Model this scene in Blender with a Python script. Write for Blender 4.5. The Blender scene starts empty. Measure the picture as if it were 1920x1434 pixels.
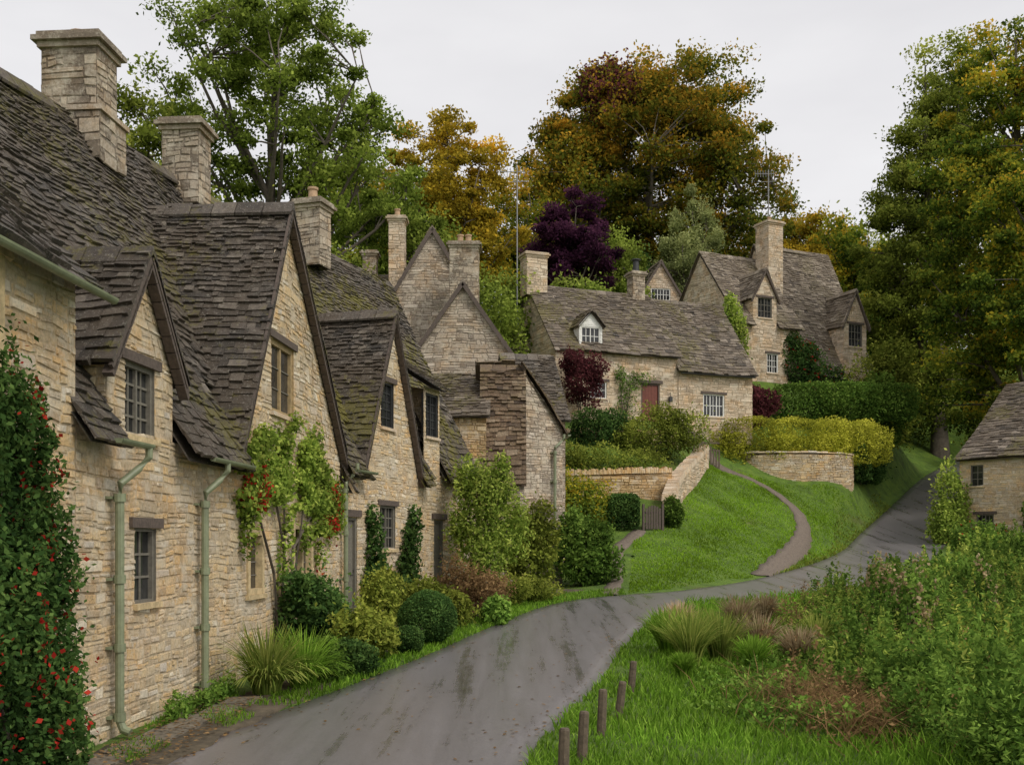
import bpy, math, random, numpy as np
from mathutils import Vector, Matrix
random.seed(7); rng=np.random.default_rng(7)
sc=bpy.context.scene; COL=sc.collection
U=random.uniform
# ---------------------------------------------------------------- materials
def newmat(name):
    m=bpy.data.materials.new(name); m.use_nodes=True; nt=m.node_tree; nt.nodes.clear()
    out=nt.nodes.new('ShaderNodeOutputMaterial'); b=nt.nodes.new('ShaderNodeBsdfPrincipled')
    nt.links.new(b.outputs[0],out.inputs[0]); return m,nt,b,out
def nd(nt,t,**k):
    n=nt.nodes.new(t)
    for a,v in k.items(): setattr(n,a,v)
    return n
def ramp(nt,fac,stops):
    r=nd(nt,'ShaderNodeValToRGB'); e=r.color_ramp.elements
    while len(e)<len(stops): e.new(.5)
    for i,(p,c) in enumerate(stops):
        e[i].position=p; e[i].color=(c,c,c,1) if isinstance(c,(int,float)) else (*c,1)
    nt.links.new(fac,r.inputs[0]); return r.outputs[0]
def pos(nt): return nd(nt,'ShaderNodeNewGeometry').outputs['Position']
def noi(nt,vec,scale,detail=4,rough=.6):
    n=nd(nt,'ShaderNodeTexNoise'); n.inputs['Scale'].default_value=scale; n.inputs['Detail'].default_value=detail
    n.inputs['Roughness'].default_value=rough; nt.links.new(vec,n.inputs['Vector']); return n.outputs[0]
def mix(nt,fac,a,b,mode='MIX'):
    m=nd(nt,'ShaderNodeMix',data_type='RGBA',blend_type=mode)
    for s,i in ((fac,0),(a,6),(b,7)):
        if isinstance(s,(int,float)): m.inputs[i].default_value=s if i==0 else (s,s,s,1)
        elif isinstance(s,tuple): m.inputs[i].default_value=(*s,1)
        else: nt.links.new(s,m.inputs[i])
    return m.outputs[2]
def tint(nt):
    return nd(nt,'ShaderNodeAttribute',attribute_name='tint').outputs['Fac']
def bump(nt,b,h,st=.5,dist=.02):
    n=nd(nt,'ShaderNodeBump'); n.inputs['Strength'].default_value=st; n.inputs['Distance'].default_value=dist
    nt.links.new(h,n.inputs['Height']); nt.links.new(n.outputs[0],b.inputs['Normal'])
def m_stone(name,stops,lich=.5,stain=(.22,.175,.13)):
    m,nt,b,o=newmat(name); p=pos(nt)
    c=ramp(nt,tint(nt),stops)
    g=ramp(nt,noi(nt,p,22,6,.75),[(.28,.6),(.5,1.05),(.75,1.35)]); c=mix(nt,1,c,g,'MULTIPLY')
    s=ramp(nt,noi(nt,p,.9,6,.7),[(.50,0),(.68,.6)]); c=mix(nt,s,c,mix(nt,.5,c,stain))
    wm=ramp(nt,noi(nt,p,1.6,4,.6),[(.47,0),(.66,.5)]); c=mix(nt,wm,c,mix(nt,1,c,(1.12,.86,.54),'MULTIPLY'))
    pl=ramp(nt,noi(nt,p,2.3,6,.75),[(.50,0),(.64,.65)]); c=mix(nt,pl,c,(.70,.62,.49))
    f=ramp(nt,noi(nt,p,11,5,.75),[(.55,0),(.63,lich)]); c=mix(nt,f,c,(.60,.55,.45))
    f2=ramp(nt,noi(nt,p,4.2,6,.78),[(.60,0),(.68,.55)]); c=mix(nt,f2,c,(.13,.105,.08))
    nt.links.new(c,b.inputs['Base Color']); b.inputs['Roughness'].default_value=.9
    bump(nt,b,noi(nt,p,30,6,.82),.8,.035); return m
def m_slate(name,stops,moss=.5,lich=.6,mt=.27):
    m,nt,b,o=newmat(name); p=pos(nt)
    c=ramp(nt,tint(nt),stops)
    g=ramp(nt,noi(nt,p,14,6,.78),[(.3,.42),(.5,1),(.75,1.7)]); c=mix(nt,1,c,g,'MULTIPLY')
    w=ramp(nt,noi(nt,p,1.1,5,.65),[(.38,0),(.62,.65)]); c=mix(nt,w,c,(.095,.066,.038))
    f=ramp(nt,noi(nt,p,11,5,.78),[(.58,0),(.645,lich)]); c=mix(nt,f,c,(.34,.31,.25))
    sp=ramp(nt,noi(nt,p,42,3,.6),[(.62,0),(.66,lich)]); c=mix(nt,sp,c,(.45,.42,.36))
    a=noi(nt,p,.5,4,.6); b2=noi(nt,p,7,5,.8)
    mm=nd(nt,'ShaderNodeMath',operation='MULTIPLY'); nt.links.new(a,mm.inputs[0]); nt.links.new(b2,mm.inputs[1])
    f3=ramp(nt,mm.outputs[0],[(mt,0),(mt+.06,moss)]); c=mix(nt,f3,c,(.16,.14,.016))
    nt.links.new(c,b.inputs['Base Color']); b.inputs['Roughness'].default_value=.62
    bump(nt,b,noi(nt,p,28,6,.85),1,.04); return m
def m_leaf(name,stops,big=.35,gain=1.0):
    m,nt,b,o=newmat(name); p=pos(nt)
    c=ramp(nt,tint(nt),stops)
    g=ramp(nt,noi(nt,p,big,3,.6),[(.35,1.4*gain),(.65,2.8*gain)]); c=mix(nt,1,c,g,'MULTIPLY')
    nt.nodes.remove(b); d=nd(nt,'ShaderNodeBsdfDiffuse'); nt.links.new(c,d.inputs[0])
    t=nd(nt,'ShaderNodeBsdfTranslucent'); nt.links.new(c,t.inputs[0]); ms=nd(nt,'ShaderNodeMixShader'); ms.inputs[0].default_value=.38
    nt.links.new(d.outputs[0],ms.inputs[1]); nt.links.new(t.outputs[0],ms.inputs[2]); nt.links.new(ms.outputs[0],o.inputs[0]); return m
def m_plain(name,col,rough=.6,var=.35,scale=12,bmp=.3):
    m,nt,b,o=newmat(name); p=pos(nt)
    g=ramp(nt,noi(nt,p,scale,5,.7),[(.3,1-var),(.7,1+var)]); c=mix(nt,1,col,g,'MULTIPLY')
    nt.links.new(c,b.inputs['Base Color']); b.inputs['Roughness'].default_value=rough
    bump(nt,b,noi(nt,p,scale*3,5,.7),bmp,.01); return m
S_WARM=m_stone('cotswold_stone',[(0,(.28,.21,.13)),(.08,(.54,.43,.28)),(.28,(.46,.36,.24)),(.5,(.66,.53,.34)),(.72,(.68,.48,.24)),(.86,(.56,.49,.40)),(1,(.80,.70,.53))])
S_ORANGE=m_stone('honey_stone',[(0,(.22,.15,.07)),(.2,(.46,.31,.15)),(.6,(.62,.43,.21)),(1,(.70,.54,.33))],.3)
S_GREY=m_stone('grey_stone',[(0,(.19,.155,.12)),(.3,(.40,.325,.25)),(.6,(.51,.42,.32)),(1,(.62,.53,.43))])
S_PALE=m_stone('pale_stone',[(0,(.28,.22,.15)),(.3,(.55,.43,.30)),(.7,(.68,.54,.39)),(1,(.76,.64,.49))],.2)
S_CHIM=m_stone('chimney_stone',[(0,(.14,.11,.08)),(.3,(.31,.25,.185)),(.6,(.42,.34,.25)),(1,(.54,.45,.34))],.5)
L_DARK=m_slate('dark_stone_slates',[(0,(.024,.019,.015)),(.4,(.070,.057,.044)),(.75,(.130,.105,.083)),(1,(.23,.195,.155))],.7)
L_MOSS=m_slate('mossy_stone_slates',[(0,(.024,.019,.015)),(.4,(.070,.057,.044)),(.75,(.130,.105,.083)),(1,(.23,.195,.155))],.9,.6,.235)
L_MID=m_slate('brown_stone_slates',[(0,(.038,.029,.022)),(.4,(.125,.098,.073)),(.75,(.205,.162,.122)),(1,(.31,.255,.20))],.5,.5)
L_TAN=m_slate('tan_stone_slates',[(0,(.06,.044,.032)),(.4,(.19,.148,.105)),(.75,(.28,.225,.165)),(1,(.39,.325,.25))],.25,.5)
L_RED=m_slate('rusty_stone_slates',[(0,(.06,.035,.022)),(.4,(.18,.112,.063)),(.75,(.27,.185,.11)),(1,(.36,.27,.18))],.2,.3)
FRAME_STONE=m_plain('dressed_honey_stone',(.52,.40,.22),.85,.35,9,.6)
TIMB=m_plain('honey_timber',(.36,.26,.13),.7,.35,12,.4)
WOOD=m_plain('weathered_timber',(.10,.075,.06),.8,.4,18,.6)
WOODG=m_plain('grey_window_timber',(.16,.145,.115),.7,.25,18,.4)
POSTW=m_plain('old_post_timber',(.12,.09,.06),.85,.4,20,.7)
WHITE=m_plain('white_paint',(.78,.77,.72),.5,.08,8,.1)
RED=m_plain('brown_red_door_paint',(.15,.035,.018),.5,.2,8,.2)
GREEN=m_plain('sage_gutter_paint',(.21,.235,.14),.45,.25,5,.1)
DARKM=m_plain('dark_metal',(.03,.03,.03),.5,.2,8,.1)
ALU=m_plain('dull_aluminium',(.25,.25,.25),.4,.1,8,.1)
POT=m_plain('clay_pot',(.42,.28,.17),.8,.25,9,.3)
BARK=m_plain('tree_bark',(.10,.082,.06),.9,.45,5,.9)
DISH=m_plain('grey_dish',(.07,.08,.10),.5,.1,8,.1)
def m_glass():
    m,nt,b,o=newmat('old_window_glass'); p=pos(nt)
    c=ramp(nt,noi(nt,p,2.5,3,.6),[(.4,(.012,.013,.014)),(.7,(.05,.05,.048))]); nt.links.new(c,b.inputs['Base Color'])
    b.inputs['Roughness'].default_value=.12; bump(nt,b,noi(nt,p,6,2,.5),.25,.02); return m
GLASS=m_glass()
def m_road():
    m,nt,b,o=newmat('wet_asphalt'); p=pos(nt)
    mp=nd(nt,'ShaderNodeMapping'); mp.inputs['Rotation'].default_value=(0,0,.30); mp.inputs['Scale'].default_value=(2.4,.15,1); nt.links.new(p,mp.inputs[0])
    w=noi(nt,mp.outputs[0],1.0,7,.68); w2=noi(nt,p,3.5,6,.75)
    mm=nd(nt,'ShaderNodeMath',operation='MULTIPLY_ADD'); mm.inputs[1].default_value=.22; nt.links.new(w2,mm.inputs[0]); nt.links.new(w,mm.inputs[2])
    c=ramp(nt,mm.outputs[0],[(.45,(.185,.170,.174)),(.66,(.155,.142,.145)),(.76,(.105,.096,.095)),(.86,(.06,.054,.05))])
    g=ramp(nt,noi(nt,p,45,5,.88),[(.3,.65),(.7,1.35)]); c=mix(nt,1,c,g,'MULTIPLY')
    nt.links.new(c,b.inputs['Base Color'])
    r=ramp(nt,mm.outputs[0],[(.45,.36),(.66,.31),(.76,.18),(.86,.08)]); nt.links.new(r,b.inputs['Roughness']); b.inputs['Specular IOR Level'].default_value=.7
    bump(nt,b,noi(nt,p,50,4,.8),.2,.006); return m
ROAD=m_road()
def m_ground():
    m,nt,b,o=newmat('grass_ground'); p=pos(nt)
    c=ramp(nt,noi(nt,p,1.6,6,.7),[(.3,(.05,.085,.012)),(.5,(.10,.18,.016)),(.68,(.16,.24,.025))])
    s=ramp(nt,noi(nt,p,.45,5,.65),[(.58,0),(.70,.5)]); c=mix(nt,s,c,(.12,.10,.04))
    g=ramp(nt,noi(nt,p,30,5,.8),[(.3,.55),(.7,1.4)]); c=mix(nt,1,c,g,'MULTIPLY')
    nt.links.new(c,b.inputs['Base Color']); b.inputs['Roughness'].default_value=.95
    bump(nt,b,noi(nt,p,26,5,.8),1,.05); return m
GROUND=m_ground()
GRAVEL=m_plain('damp_gravel',(.15,.118,.09),.85,.45,14,.8)
SOIL=m_plain('garden_soil',(.08,.062,.038),.95,.5,5,.9)
FLAG=m_plain('mossy_flagstone',(.16,.135,.10),.75,.5,2.5,.4)
G=lambda a,b,c,n,big=.35,gain=1.0: m_leaf(n,[(0,a),(.5,b),(1,c)],big,gain)
LF_GREEN=G((.012,.024,.006),(.046,.085,.014),(.13,.19,.035),'mid_green_leaves')
LF_FRESH=G((.02,.04,.008),(.070,.13,.020),(.16,.235,.045),'fresh_green_leaves')
LF_DARK=G((.008,.017,.006),(.027,.055,.014),(.075,.12,.03),'dark_green_leaves')
LF_OLIVE=G((.020,.028,.006),(.085,.105,.016),(.20,.21,.04),'olive_leaves')
LF_ASH=G((.02,.03,.006),(.088,.118,.018),(.20,.235,.045),'airy_ash_leaves')
LF_YEL=G((.06,.07,.008),(.20,.205,.022),(.35,.33,.05),'yellow_green_leaves')
LF_LIME=G((.03,.05,.008),(.11,.155,.025),(.25,.28,.06),'lime_leaves')
LF_ORANGE=G((.05,.042,.006),(.19,.145,.015),(.35,.23,.022),'golden_orange_leaves')
LF_BEECH=m_leaf('autumn_beech_leaves',[(0,(.020,.026,.005)),(.35,(.065,.078,.011)),(.55,(.12,.105,.013)),(.78,(.21,.125,.014)),(1,(.30,.17,.02))],.14)
LF_TURN=m_leaf('turning_leaves',[(0,(.014,.024,.005)),(.34,(.055,.085,.012)),(.54,(.12,.14,.018)),(.76,(.24,.21,.02)),(1,(.34,.20,.02))],.18)
LF_PURP=G((.012,.005,.011),(.040,.013,.029),(.085,.032,.053),'purple_leaves')
LF_MAROON=G((.015,.005,.006),(.050,.016,.018),(.105,.033,.035),'maroon_leaves')
LF_PALE=G((.04,.05,.018),(.13,.15,.055),(.24,.25,.10),'pale_birch_leaves')
LF_RED=G((.06,.005,.004),(.17,.012,.009),(.28,.03,.018),'scarlet_leaves')
LF_BROWN=G((.05,.03,.015),(.12,.075,.035),(.22,.14,.065),'brown_dry_leaves')
BLADE=G((.025,.048,.006),(.078,.15,.014),(.16,.24,.035),'grass_blades_green',.5)
LAWNB=G((.042,.072,.008),(.10,.172,.013),(.155,.23,.02),'lawn_blades_green',.3)
REED=G((.04,.06,.010),(.10,.14,.025),(.23,.24,.06),'reed_blades')
STRAW=G((.07,.045,.025),(.17,.12,.065),(.29,.23,.14),'straw')
# ---------------------------------------------------------------- object helpers
def link(ob,parent=None,loc=(0,0,0)):
    COL.objects.link(ob); ob.location=loc
    if parent is not None:
        ob.parent=parent; pl=Vector(parent['_b']); ob.location=Vector(loc)-pl
    ob['_b']=list(loc); return ob
def thing(name,label,cat,loc,group=None):
    e=bpy.data.objects.new(name,None); e.empty_display_size=.3; link(e,None,loc); e['label']=label; e['category']=cat
    if group: e['group']=group
    return e
class MB:
    def __init__(s): s.v=[];s.f=[];s.t=[]
    def quad(s,a,b,c,d,t=.5):
        i=len(s.v); s.v+= [tuple(a),tuple(b),tuple(c),tuple(d)]; s.f.append((i,i+1,i+2,i+3)); s.t.append(t)
    def hexa(s,p,t=.5):
        i=len(s.v); s.v+=[tuple(q) for q in p]
        for f in ((0,1,2,3),(4,5,6,7),(0,1,5,4),(1,2,6,5),(2,3,7,6),(3,0,4,7)): s.f.append(tuple(i+k for k in f)); s.t.append(t)
    def obj(s,name,mat,parent=None,loc=None,label=None,cat=None,smooth=False):
        if loc is None: loc=tuple(parent['_b']) if parent is not None else (0,0,0)
        me=bpy.data.meshes.new(name); L=Vector(loc)
        me.from_pydata([(a-L.x,b-L.y,c-L.z) for a,b,c in s.v],[],s.f)
        at=me.attributes.new('tint','FLOAT','FACE'); at.data.foreach_set('value',np.array(s.t,dtype=np.float32))
        if smooth: me.polygons.foreach_set('use_smooth',[True]*len(s.f))
        me.materials.append(mat); ob=bpy.data.objects.new(name,me); link(ob,parent,loc)
        if label: ob['label']=label
        if cat: ob['category']=cat
        return ob
def npobj(name,V,T,mat,parent=None,loc=None):
    if loc is None: loc=tuple(parent['_b']) if parent is not None else (0,0,0)
    V=np.asarray(V,dtype=np.float32).reshape(-1,3)-np.array(loc,dtype=np.float32); n=len(V)//4
    me=bpy.data.meshes.new(name); me.vertices.add(4*n); me.vertices.foreach_set('co',V.ravel())
    me.loops.add(4*n); me.loops.foreach_set('vertex_index',np.arange(4*n,dtype=np.int32))
    me.polygons.add(n); me.polygons.foreach_set('loop_start',np.arange(0,4*n,4,dtype=np.int32))
    me.update(calc_edges=True)
    at=me.attributes.new('tint','FLOAT','FACE'); at.data.foreach_set('value',np.asarray(T,dtype=np.float32))
    me.materials.append(mat); ob=bpy.data.objects.new(name,me); return link(ob,parent,loc)
def tube(mb,pts,rad,sides=7,t=.5):
    pts=[Vector(p) for p in pts]; rings=[]
    for i,p in enumerate(pts):
        d=(pts[min(i+1,len(pts)-1)]-pts[max(i-1,0)])
        d=d.normalized() if d.length>1e-6 else Vector((0,0,1))
        a=d.cross(Vector((0,0,1)) if abs(d.z)<.9 else Vector((1,0,0))).normalized(); b=d.cross(a)
        r=rad[i] if isinstance(rad,(list,tuple)) else rad
        base=len(mb.v)
        for k in range(sides):
            an=2*math.pi*k/sides; mb.v.append(tuple(p+a*math.cos(an)*r+b*math.sin(an)*r))
        rings.append(base)
    for i in range(len(rings)-1):
        for k in range(sides):
            k2=(k+1)%sides; mb.f.append((rings[i]+k,rings[i]+k2,rings[i+1]+k2,rings[i+1]+k)); mb.t.append(t)
    for r in (rings[0],rings[-1]): mb.f.append(tuple(r+k for k in range(sides))); mb.t.append(t)
def beam(mb,a,b,side,hw,hh,t=.5):
    a=Vector(a);b=Vector(b);s=Vector(side).normalized();u=(b-a).cross(s).normalized()
    P=[]
    for q in (a,b):
        P+=[q+s*hw+u*hh,q-s*hw+u*hh,q-s*hw-u*hh,q+s*hw-u*hh]
    mb.hexa(P,t)
# ---------------------------------------------------------------- terrain
CP=[(-8,0,0),(0,0,0),(8,0,-.3),(-6,6,0),(-6,10,0),(-4,14,0),(0,10,0),(0,14,.02),(4,10,-.1),(7,12,-.3),(12,10,-.5),(10,18,-.3),(6,20,0.02),(16,25,.2),(20,34,.9),(14,30,.5),(25,40,1.3),
(-3.8,18,.18),(-3.4,21,.33),(-2.3,25,.54),(-3,18.5,.2),(-1.5,18.3,.2),(-.1,23.3,.44),(1.2,27.3,.62),(2.95,29.5,.73),(5,31,.8),(8.1,35,1.0),(13.3,43.7,1.6),(16.4,50,2.7),(19,55,3.67),(21.5,59,4.67),(25.9,66,6.46),(33,74,8.5),
(2,19.2,.24),(3.4,24.3,.48),(5.2,26.6,.6),(7.5,28,.66),(11.3,32.6,.95),(15.7,41,1.5),(19.2,47.6,2.4),(22.2,52.6,3.6),(24.7,57,4.6),(28.5,64,6.3),
(1.5,33.5,.95),(0,31,.8),(-1,29,.7),(-9,16,.6),(-10,25,2),(-15,35,6),(-6,40,5.5),(-12,50,9),(-25,30,6),(-30,60,14),(-2,45,7),
(3.4,31.5,.85),(3.4,36,1.87),(5,34,1.3),(6.5,38.5,2.43),(7.8,46,4.8),(9.8,42.3,2.7),(10.8,46.5,3.95),(8.6,48,5.5),(10.3,39.6,1.75),(11.9,43.4,2.4),(12.4,46,3.3),(12.0,48.7,4.4),(11.0,50.2,5.2),(9.3,51,6.1),(15.2,50.9,4.6),(16.6,52.0,4.8),(17.5,54.3,5.2),(14,51.3,4.95),(12.5,51.4,5.2),
(2,40,3.2),(5.5,40.5,3.3),(2,44,5.2),(5,45,5.4),(4,49.5,7.7),(9,51.3,7.0),(0,52,8.2),(11,57,8.3),(6,56,8.3),(14,54.5,7.3),(17.5,57.5,7.0),(13,60,11),(20,63,10.4),(17,66,12),(23,71,10),
(10,80,16),(25,85,17),(-5,70,15),(-20,80,17),(40,80,14),(0,110,19),(60,110,19),(-60,110,20),(40,50,4),(40,20,0),(-60,20,8),(-60,-40,2),(60,-40,0),(0,-60,0),(0,200,22),(-200,200,24),(200,200,24),(250,0,4),(-250,0,12),(0,500,26),(-300,500,28),(300,500,28),(-300,-150,4),(300,-150,0)]
C=np.array(CP,dtype=float)
def kf(r2): return np.where(r2>1e-9,.5*r2*np.log(np.maximum(r2,1e-9)),0)
_P=C[:,:2]/50; _n=len(_P)
_K=kf(((_P[:,None]-_P[None])**2).sum(-1))+np.eye(_n)*3e-5
_A=np.zeros((_n+3,_n+3)); _A[:_n,:_n]=_K; _A[:_n,_n]=1; _A[:_n,_n+1:]=_P; _A[_n,:_n]=1; _A[_n+1:,:_n]=_P.T
_w=np.linalg.solve(_A,np.concatenate([C[:,2],[0,0,0]]))
def catmull(P,k=8):
    P=np.array(P,float); Q=np.vstack([2*P[0]-P[1],P,2*P[-1]-P[-2]]); out=[]
    for i in range(1,len(Q)-2):
        for j in range(k):
            t=j/k; out.append(.5*((2*Q[i])+(-Q[i-1]+Q[i+1])*t+(2*Q[i-1]-5*Q[i]+4*Q[i+1]-Q[i+2])*t*t+(-Q[i-1]+3*Q[i]-3*Q[i+1]+Q[i+2])*t**3))
    out.append(Q[-2]); return np.array(out)
RL=[(-3.9,-4),(-3.85,4),(-3.55,10),(-3.15,12),(-2.4,15),(-1.45,18.3),(-.12,23.3),(1.23,27.3),(2.95,29.6),(5,31.1),(8.3,35),(13.2,43.5),(16.4,50),(19.2,55),(21.6,59),(25.9,66),(32,74)]
RR=[(0,-4),(0,4),(.12,10),(.65,13),(1.35,15.9),(2.0,19.2),(3.2,23.6),(4.3,25.6),(5.9,26.8),(8,28),(11.3,32.4),(15.9,40.6),(19.4,47),(22.3,52.2),(24.7,56.4),(28.8,63.5),(35,71.5)]
rl=catmull(RL,10); rr=catmull(RR,10)
RCEN=(rl+rr)/2; RHW=np.linalg.norm(rl-rr,axis=1)/2
_ry=[-10,14,18.3,23.3,27.3,30,33,38,43,48,53,57,64,73]; _rz=[0,.02,.2,.44,.62,.74,.9,1.2,1.6,2.35,3.4,4.4,6.2,8.4]
RCZ=np.interp(RCEN[:,1],_ry,_rz); RCZ=np.convolve(np.pad(RCZ,6,mode='edge'),np.ones(13)/13,'valid')
RCZ=RCZ-(RCZ[0]-0)
def Hn(x,y):
    X0=np.asarray(x,float).ravel(); Y0=np.asarray(y,float).ravel(); x=X0/50; y=Y0/50; out=np.empty(len(x))
    for i in range(0,len(x),20000):
        s=slice(i,i+20000)
        q=np.stack([x[s],y[s]],1); r=kf(((q[:,None]-_P[None])**2).sum(-1))
        z=r@_w[:_n]+_w[_n]+q@_w[_n+1:]
        d2=(X0[s,None]-RCEN[None,:,0])**2+(Y0[s,None]-RCEN[None,:,1])**2
        k=d2.argmin(1); w=1/(d2+.3)**3; w/=w.sum(1)[:,None]; rz=w@RCZ; hw=w@RHW
        d=np.sqrt(d2[np.arange(len(k)),k])-hw; t=np.clip((d-.05)/1.1,0,1); t=t*t*(3-2*t)
        out[s]=rz*(1-t)+z*t
    return out
def H(x,y): return float(Hn([x],[y])[0])
def inpoly(x,y,poly):
    x=np.asarray(x);y=np.asarray(y);c=np.zeros(x.shape,bool);j=len(poly)-1
    for i in range(len(poly)):
        xi,yi=poly[i];xj,yj=poly[j]
        with np.errstate(divide='ignore',invalid='ignore'):
            c^=((yi>y)!=(yj>y))&(x<(xj-xi)*(y-yi)/(yj-yi+1e-12)+xi)
        j=i
    return c
ROADPOLY=np.vstack([rl,rr[::-1]])
def axis(segs):
    o=[]
    for a,b,s in segs: o+=list(np.arange(a,b,s))
    return np.array(o+[segs[-1][1]])
gx=axis([(-400,-60,20),(-60,-20,3),(-20,-6,1),(-6,34,.4),(34,60,2),(60,400,20)])
gy=axis([(-200,-20,15),(-20,4,2),(4,74,.4),(74,110,2),(110,700,25)])
X,Y=np.meshgrid(gx,gy); Z=Hn(X,Y).reshape(X.shape)
inr=inpoly(X,Y,ROADPOLY); Z=Z-np.where(inr,.10,0)
Z+= (np.sin(X*1.9+Y*.7)*np.sin(Y*1.7-X*.4))*.025*np.where(inr,0,1)*((Y>4)&(Y<70))
nx,ny=len(gx),len(gy)
me=bpy.data.meshes.new('ground'); idx=np.arange(nx*ny).reshape(ny,nx)
F=np.stack([idx[:-1,:-1],idx[:-1,1:],idx[1:,1:],idx[1:,:-1]],-1).reshape(-1,4)
me.from_pydata(np.stack([X,Y,Z],-1).reshape(-1,3).tolist(),[],F.tolist()); me.polygons.foreach_set('use_smooth',[True]*len(F))
me.materials.append(GROUND); g=bpy.data.objects.new('ground',me); link(g); g['kind']='structure'; g['label']='green grassy valley floor and hillside'
def strip(name,L,R,mat,off,k=8,label='',skirt=.25):
    n=len(L); ts=np.linspace(0,1,k+1); P=L[:,None]*(1-ts[None,:,None])+R[:,None]*ts[None,:,None]
    z=Hn(P[...,0],P[...,1]).reshape(P.shape[:2])+off
    V=np.concatenate([P,z[...,None]],-1)
    sk=V[:,[0,-1]].copy(); sk[...,2]-=skirt
    V=np.concatenate([sk[:,:1],V,sk[:,1:]],1); kk=V.shape[1]
    idx=np.arange(n*kk).reshape(n,kk); F=np.stack([idx[:-1,:-1],idx[:-1,1:],idx[1:,1:],idx[1:,:-1]],-1).reshape(-1,4)
    me=bpy.data.meshes.new(name); me.from_pydata(V.reshape(-1,3).tolist(),[],F.tolist()); me.materials.append(mat)
    me.polygons.foreach_set('use_smooth',[True]*len(F))
    o=bpy.data.objects.new(name,me); link(o); o['kind']='structure'; o['label']=label; return o
strip('road',rl,rr,ROAD,.0,10,'narrow wet asphalt lane curving uphill')
def ribbon(name,pts,w,mat,off,label):
    c=catmull(pts,8); d=np.gradient(c,axis=0); d/=np.linalg.norm(d,axis=1)[:,None]; n=np.stack([d[:,1],-d[:,0]],1)
    ww=(w*(1+.12*np.sin(np.arange(len(c))*1.3)))[:,None]/2
    return strip(name,c-n*ww,c+n*ww,mat,off,3,label,.12)
PATH=[(8.2,35.3),(9.1,37.2),(10.2,39.5),(11.15,41.6),(11.85,43.4),(12.3,45.2),(12.35,47),(11.9,48.7),(11,50),(9.7,51),(8.6,52.2)]
ribbon('footpath',PATH,.62,GRAVEL,.035,'worn gravel footpath crossing the green bank')
ribbon('gravel_path',[(2.7,29.6),(3.0,31.5),(3.35,34),(3.6,36),(4.6,38.2)],.45,GRAVEL,.03,'short gravel path leading to the garden gate')
ribbon('garden_bed',[(-3.7,6),(-3.7,10),(-3.5,12.5),(-3.15,15),(-2.9,17.2),(-2.4,20.2),(-1.7,23.2),(-.8,26.2),(.2,28.4),(1.7,30.8)],1.0,SOIL,.02,'narrow soil bed below the cottages')
m=MB(); y=7.5
while y<14.0:
    l=U(.6,1.1); x0=-4.08+(y-10)*.10+U(-.02,.02); x1=x0+.42+U(-.05,.03)
    z=H((x0+x1)/2,y+l/2)+.045+U(0,.015); t=U(-.008,.008)
    m.hexa([(x0,y,z-.1),(x1,y,z-.1),(x1+U(-.03,.03),y+l-.03,z-.1),(x0,y+l-.03,z-.1),(x0+.01,y+.01,z+t),(x1-.01,y+.01,z),(x1-.01,y+l-.04,z+t),(x0+.01,y+l-.04,z)],U(.2,.8)); y+=l
o=m.obj('pavement',FLAG); o['kind']='structure'; o['label']='uneven mossy flagstones along the cottage wall'
# ---------------------------------------------------------------- wall / slate generators
class Fr:
    def __init__(s,x0,y0,x1,y1):
        s.o=(x0,y0); L=math.hypot(x1-x0,y1-y0); s.L=L; s.u=((x1-x0)/L,(y1-y0)/L); s.n=(s.u[1],-s.u[0])
    def p(s,u,v,w=0): return (s.o[0]+s.u[0]*u+s.n[0]*w, s.o[1]+s.u[1]*u+s.n[1]*w, v)
class PFr:
    def __init__(s,pts):
        s.P=np.array(pts,float); s.c=np.concatenate([[0],np.cumsum(np.linalg.norm(np.diff(s.P,axis=0),axis=1))]); s.L=float(s.c[-1])
        d=np.gradient(s.P,axis=0); d/=np.linalg.norm(d,axis=1)[:,None]; s.N=np.stack([d[:,1],-d[:,0]],1)
    def p(s,u,v,w=0):
        x=np.interp(u,s.c,s.P[:,0]); y=np.interp(u,s.c,s.P[:,1]); a=np.interp(u,s.c,s.N[:,0]); b=np.interp(u,s.c,s.N[:,1])
        return (float(x+a*w),float(y+b*w),v)
def interval(poly,v):
    xs=[]
    for i in range(len(poly)):
        (a,b),(c,d)=poly[i],poly[(i+1)%len(poly)]
        if (b<=v<d) or (d<=v<b): xs.append(a+(c-a)*(v-b)/(d-b))
    return (min(xs),max(xs)) if len(xs)>=2 else None
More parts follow.
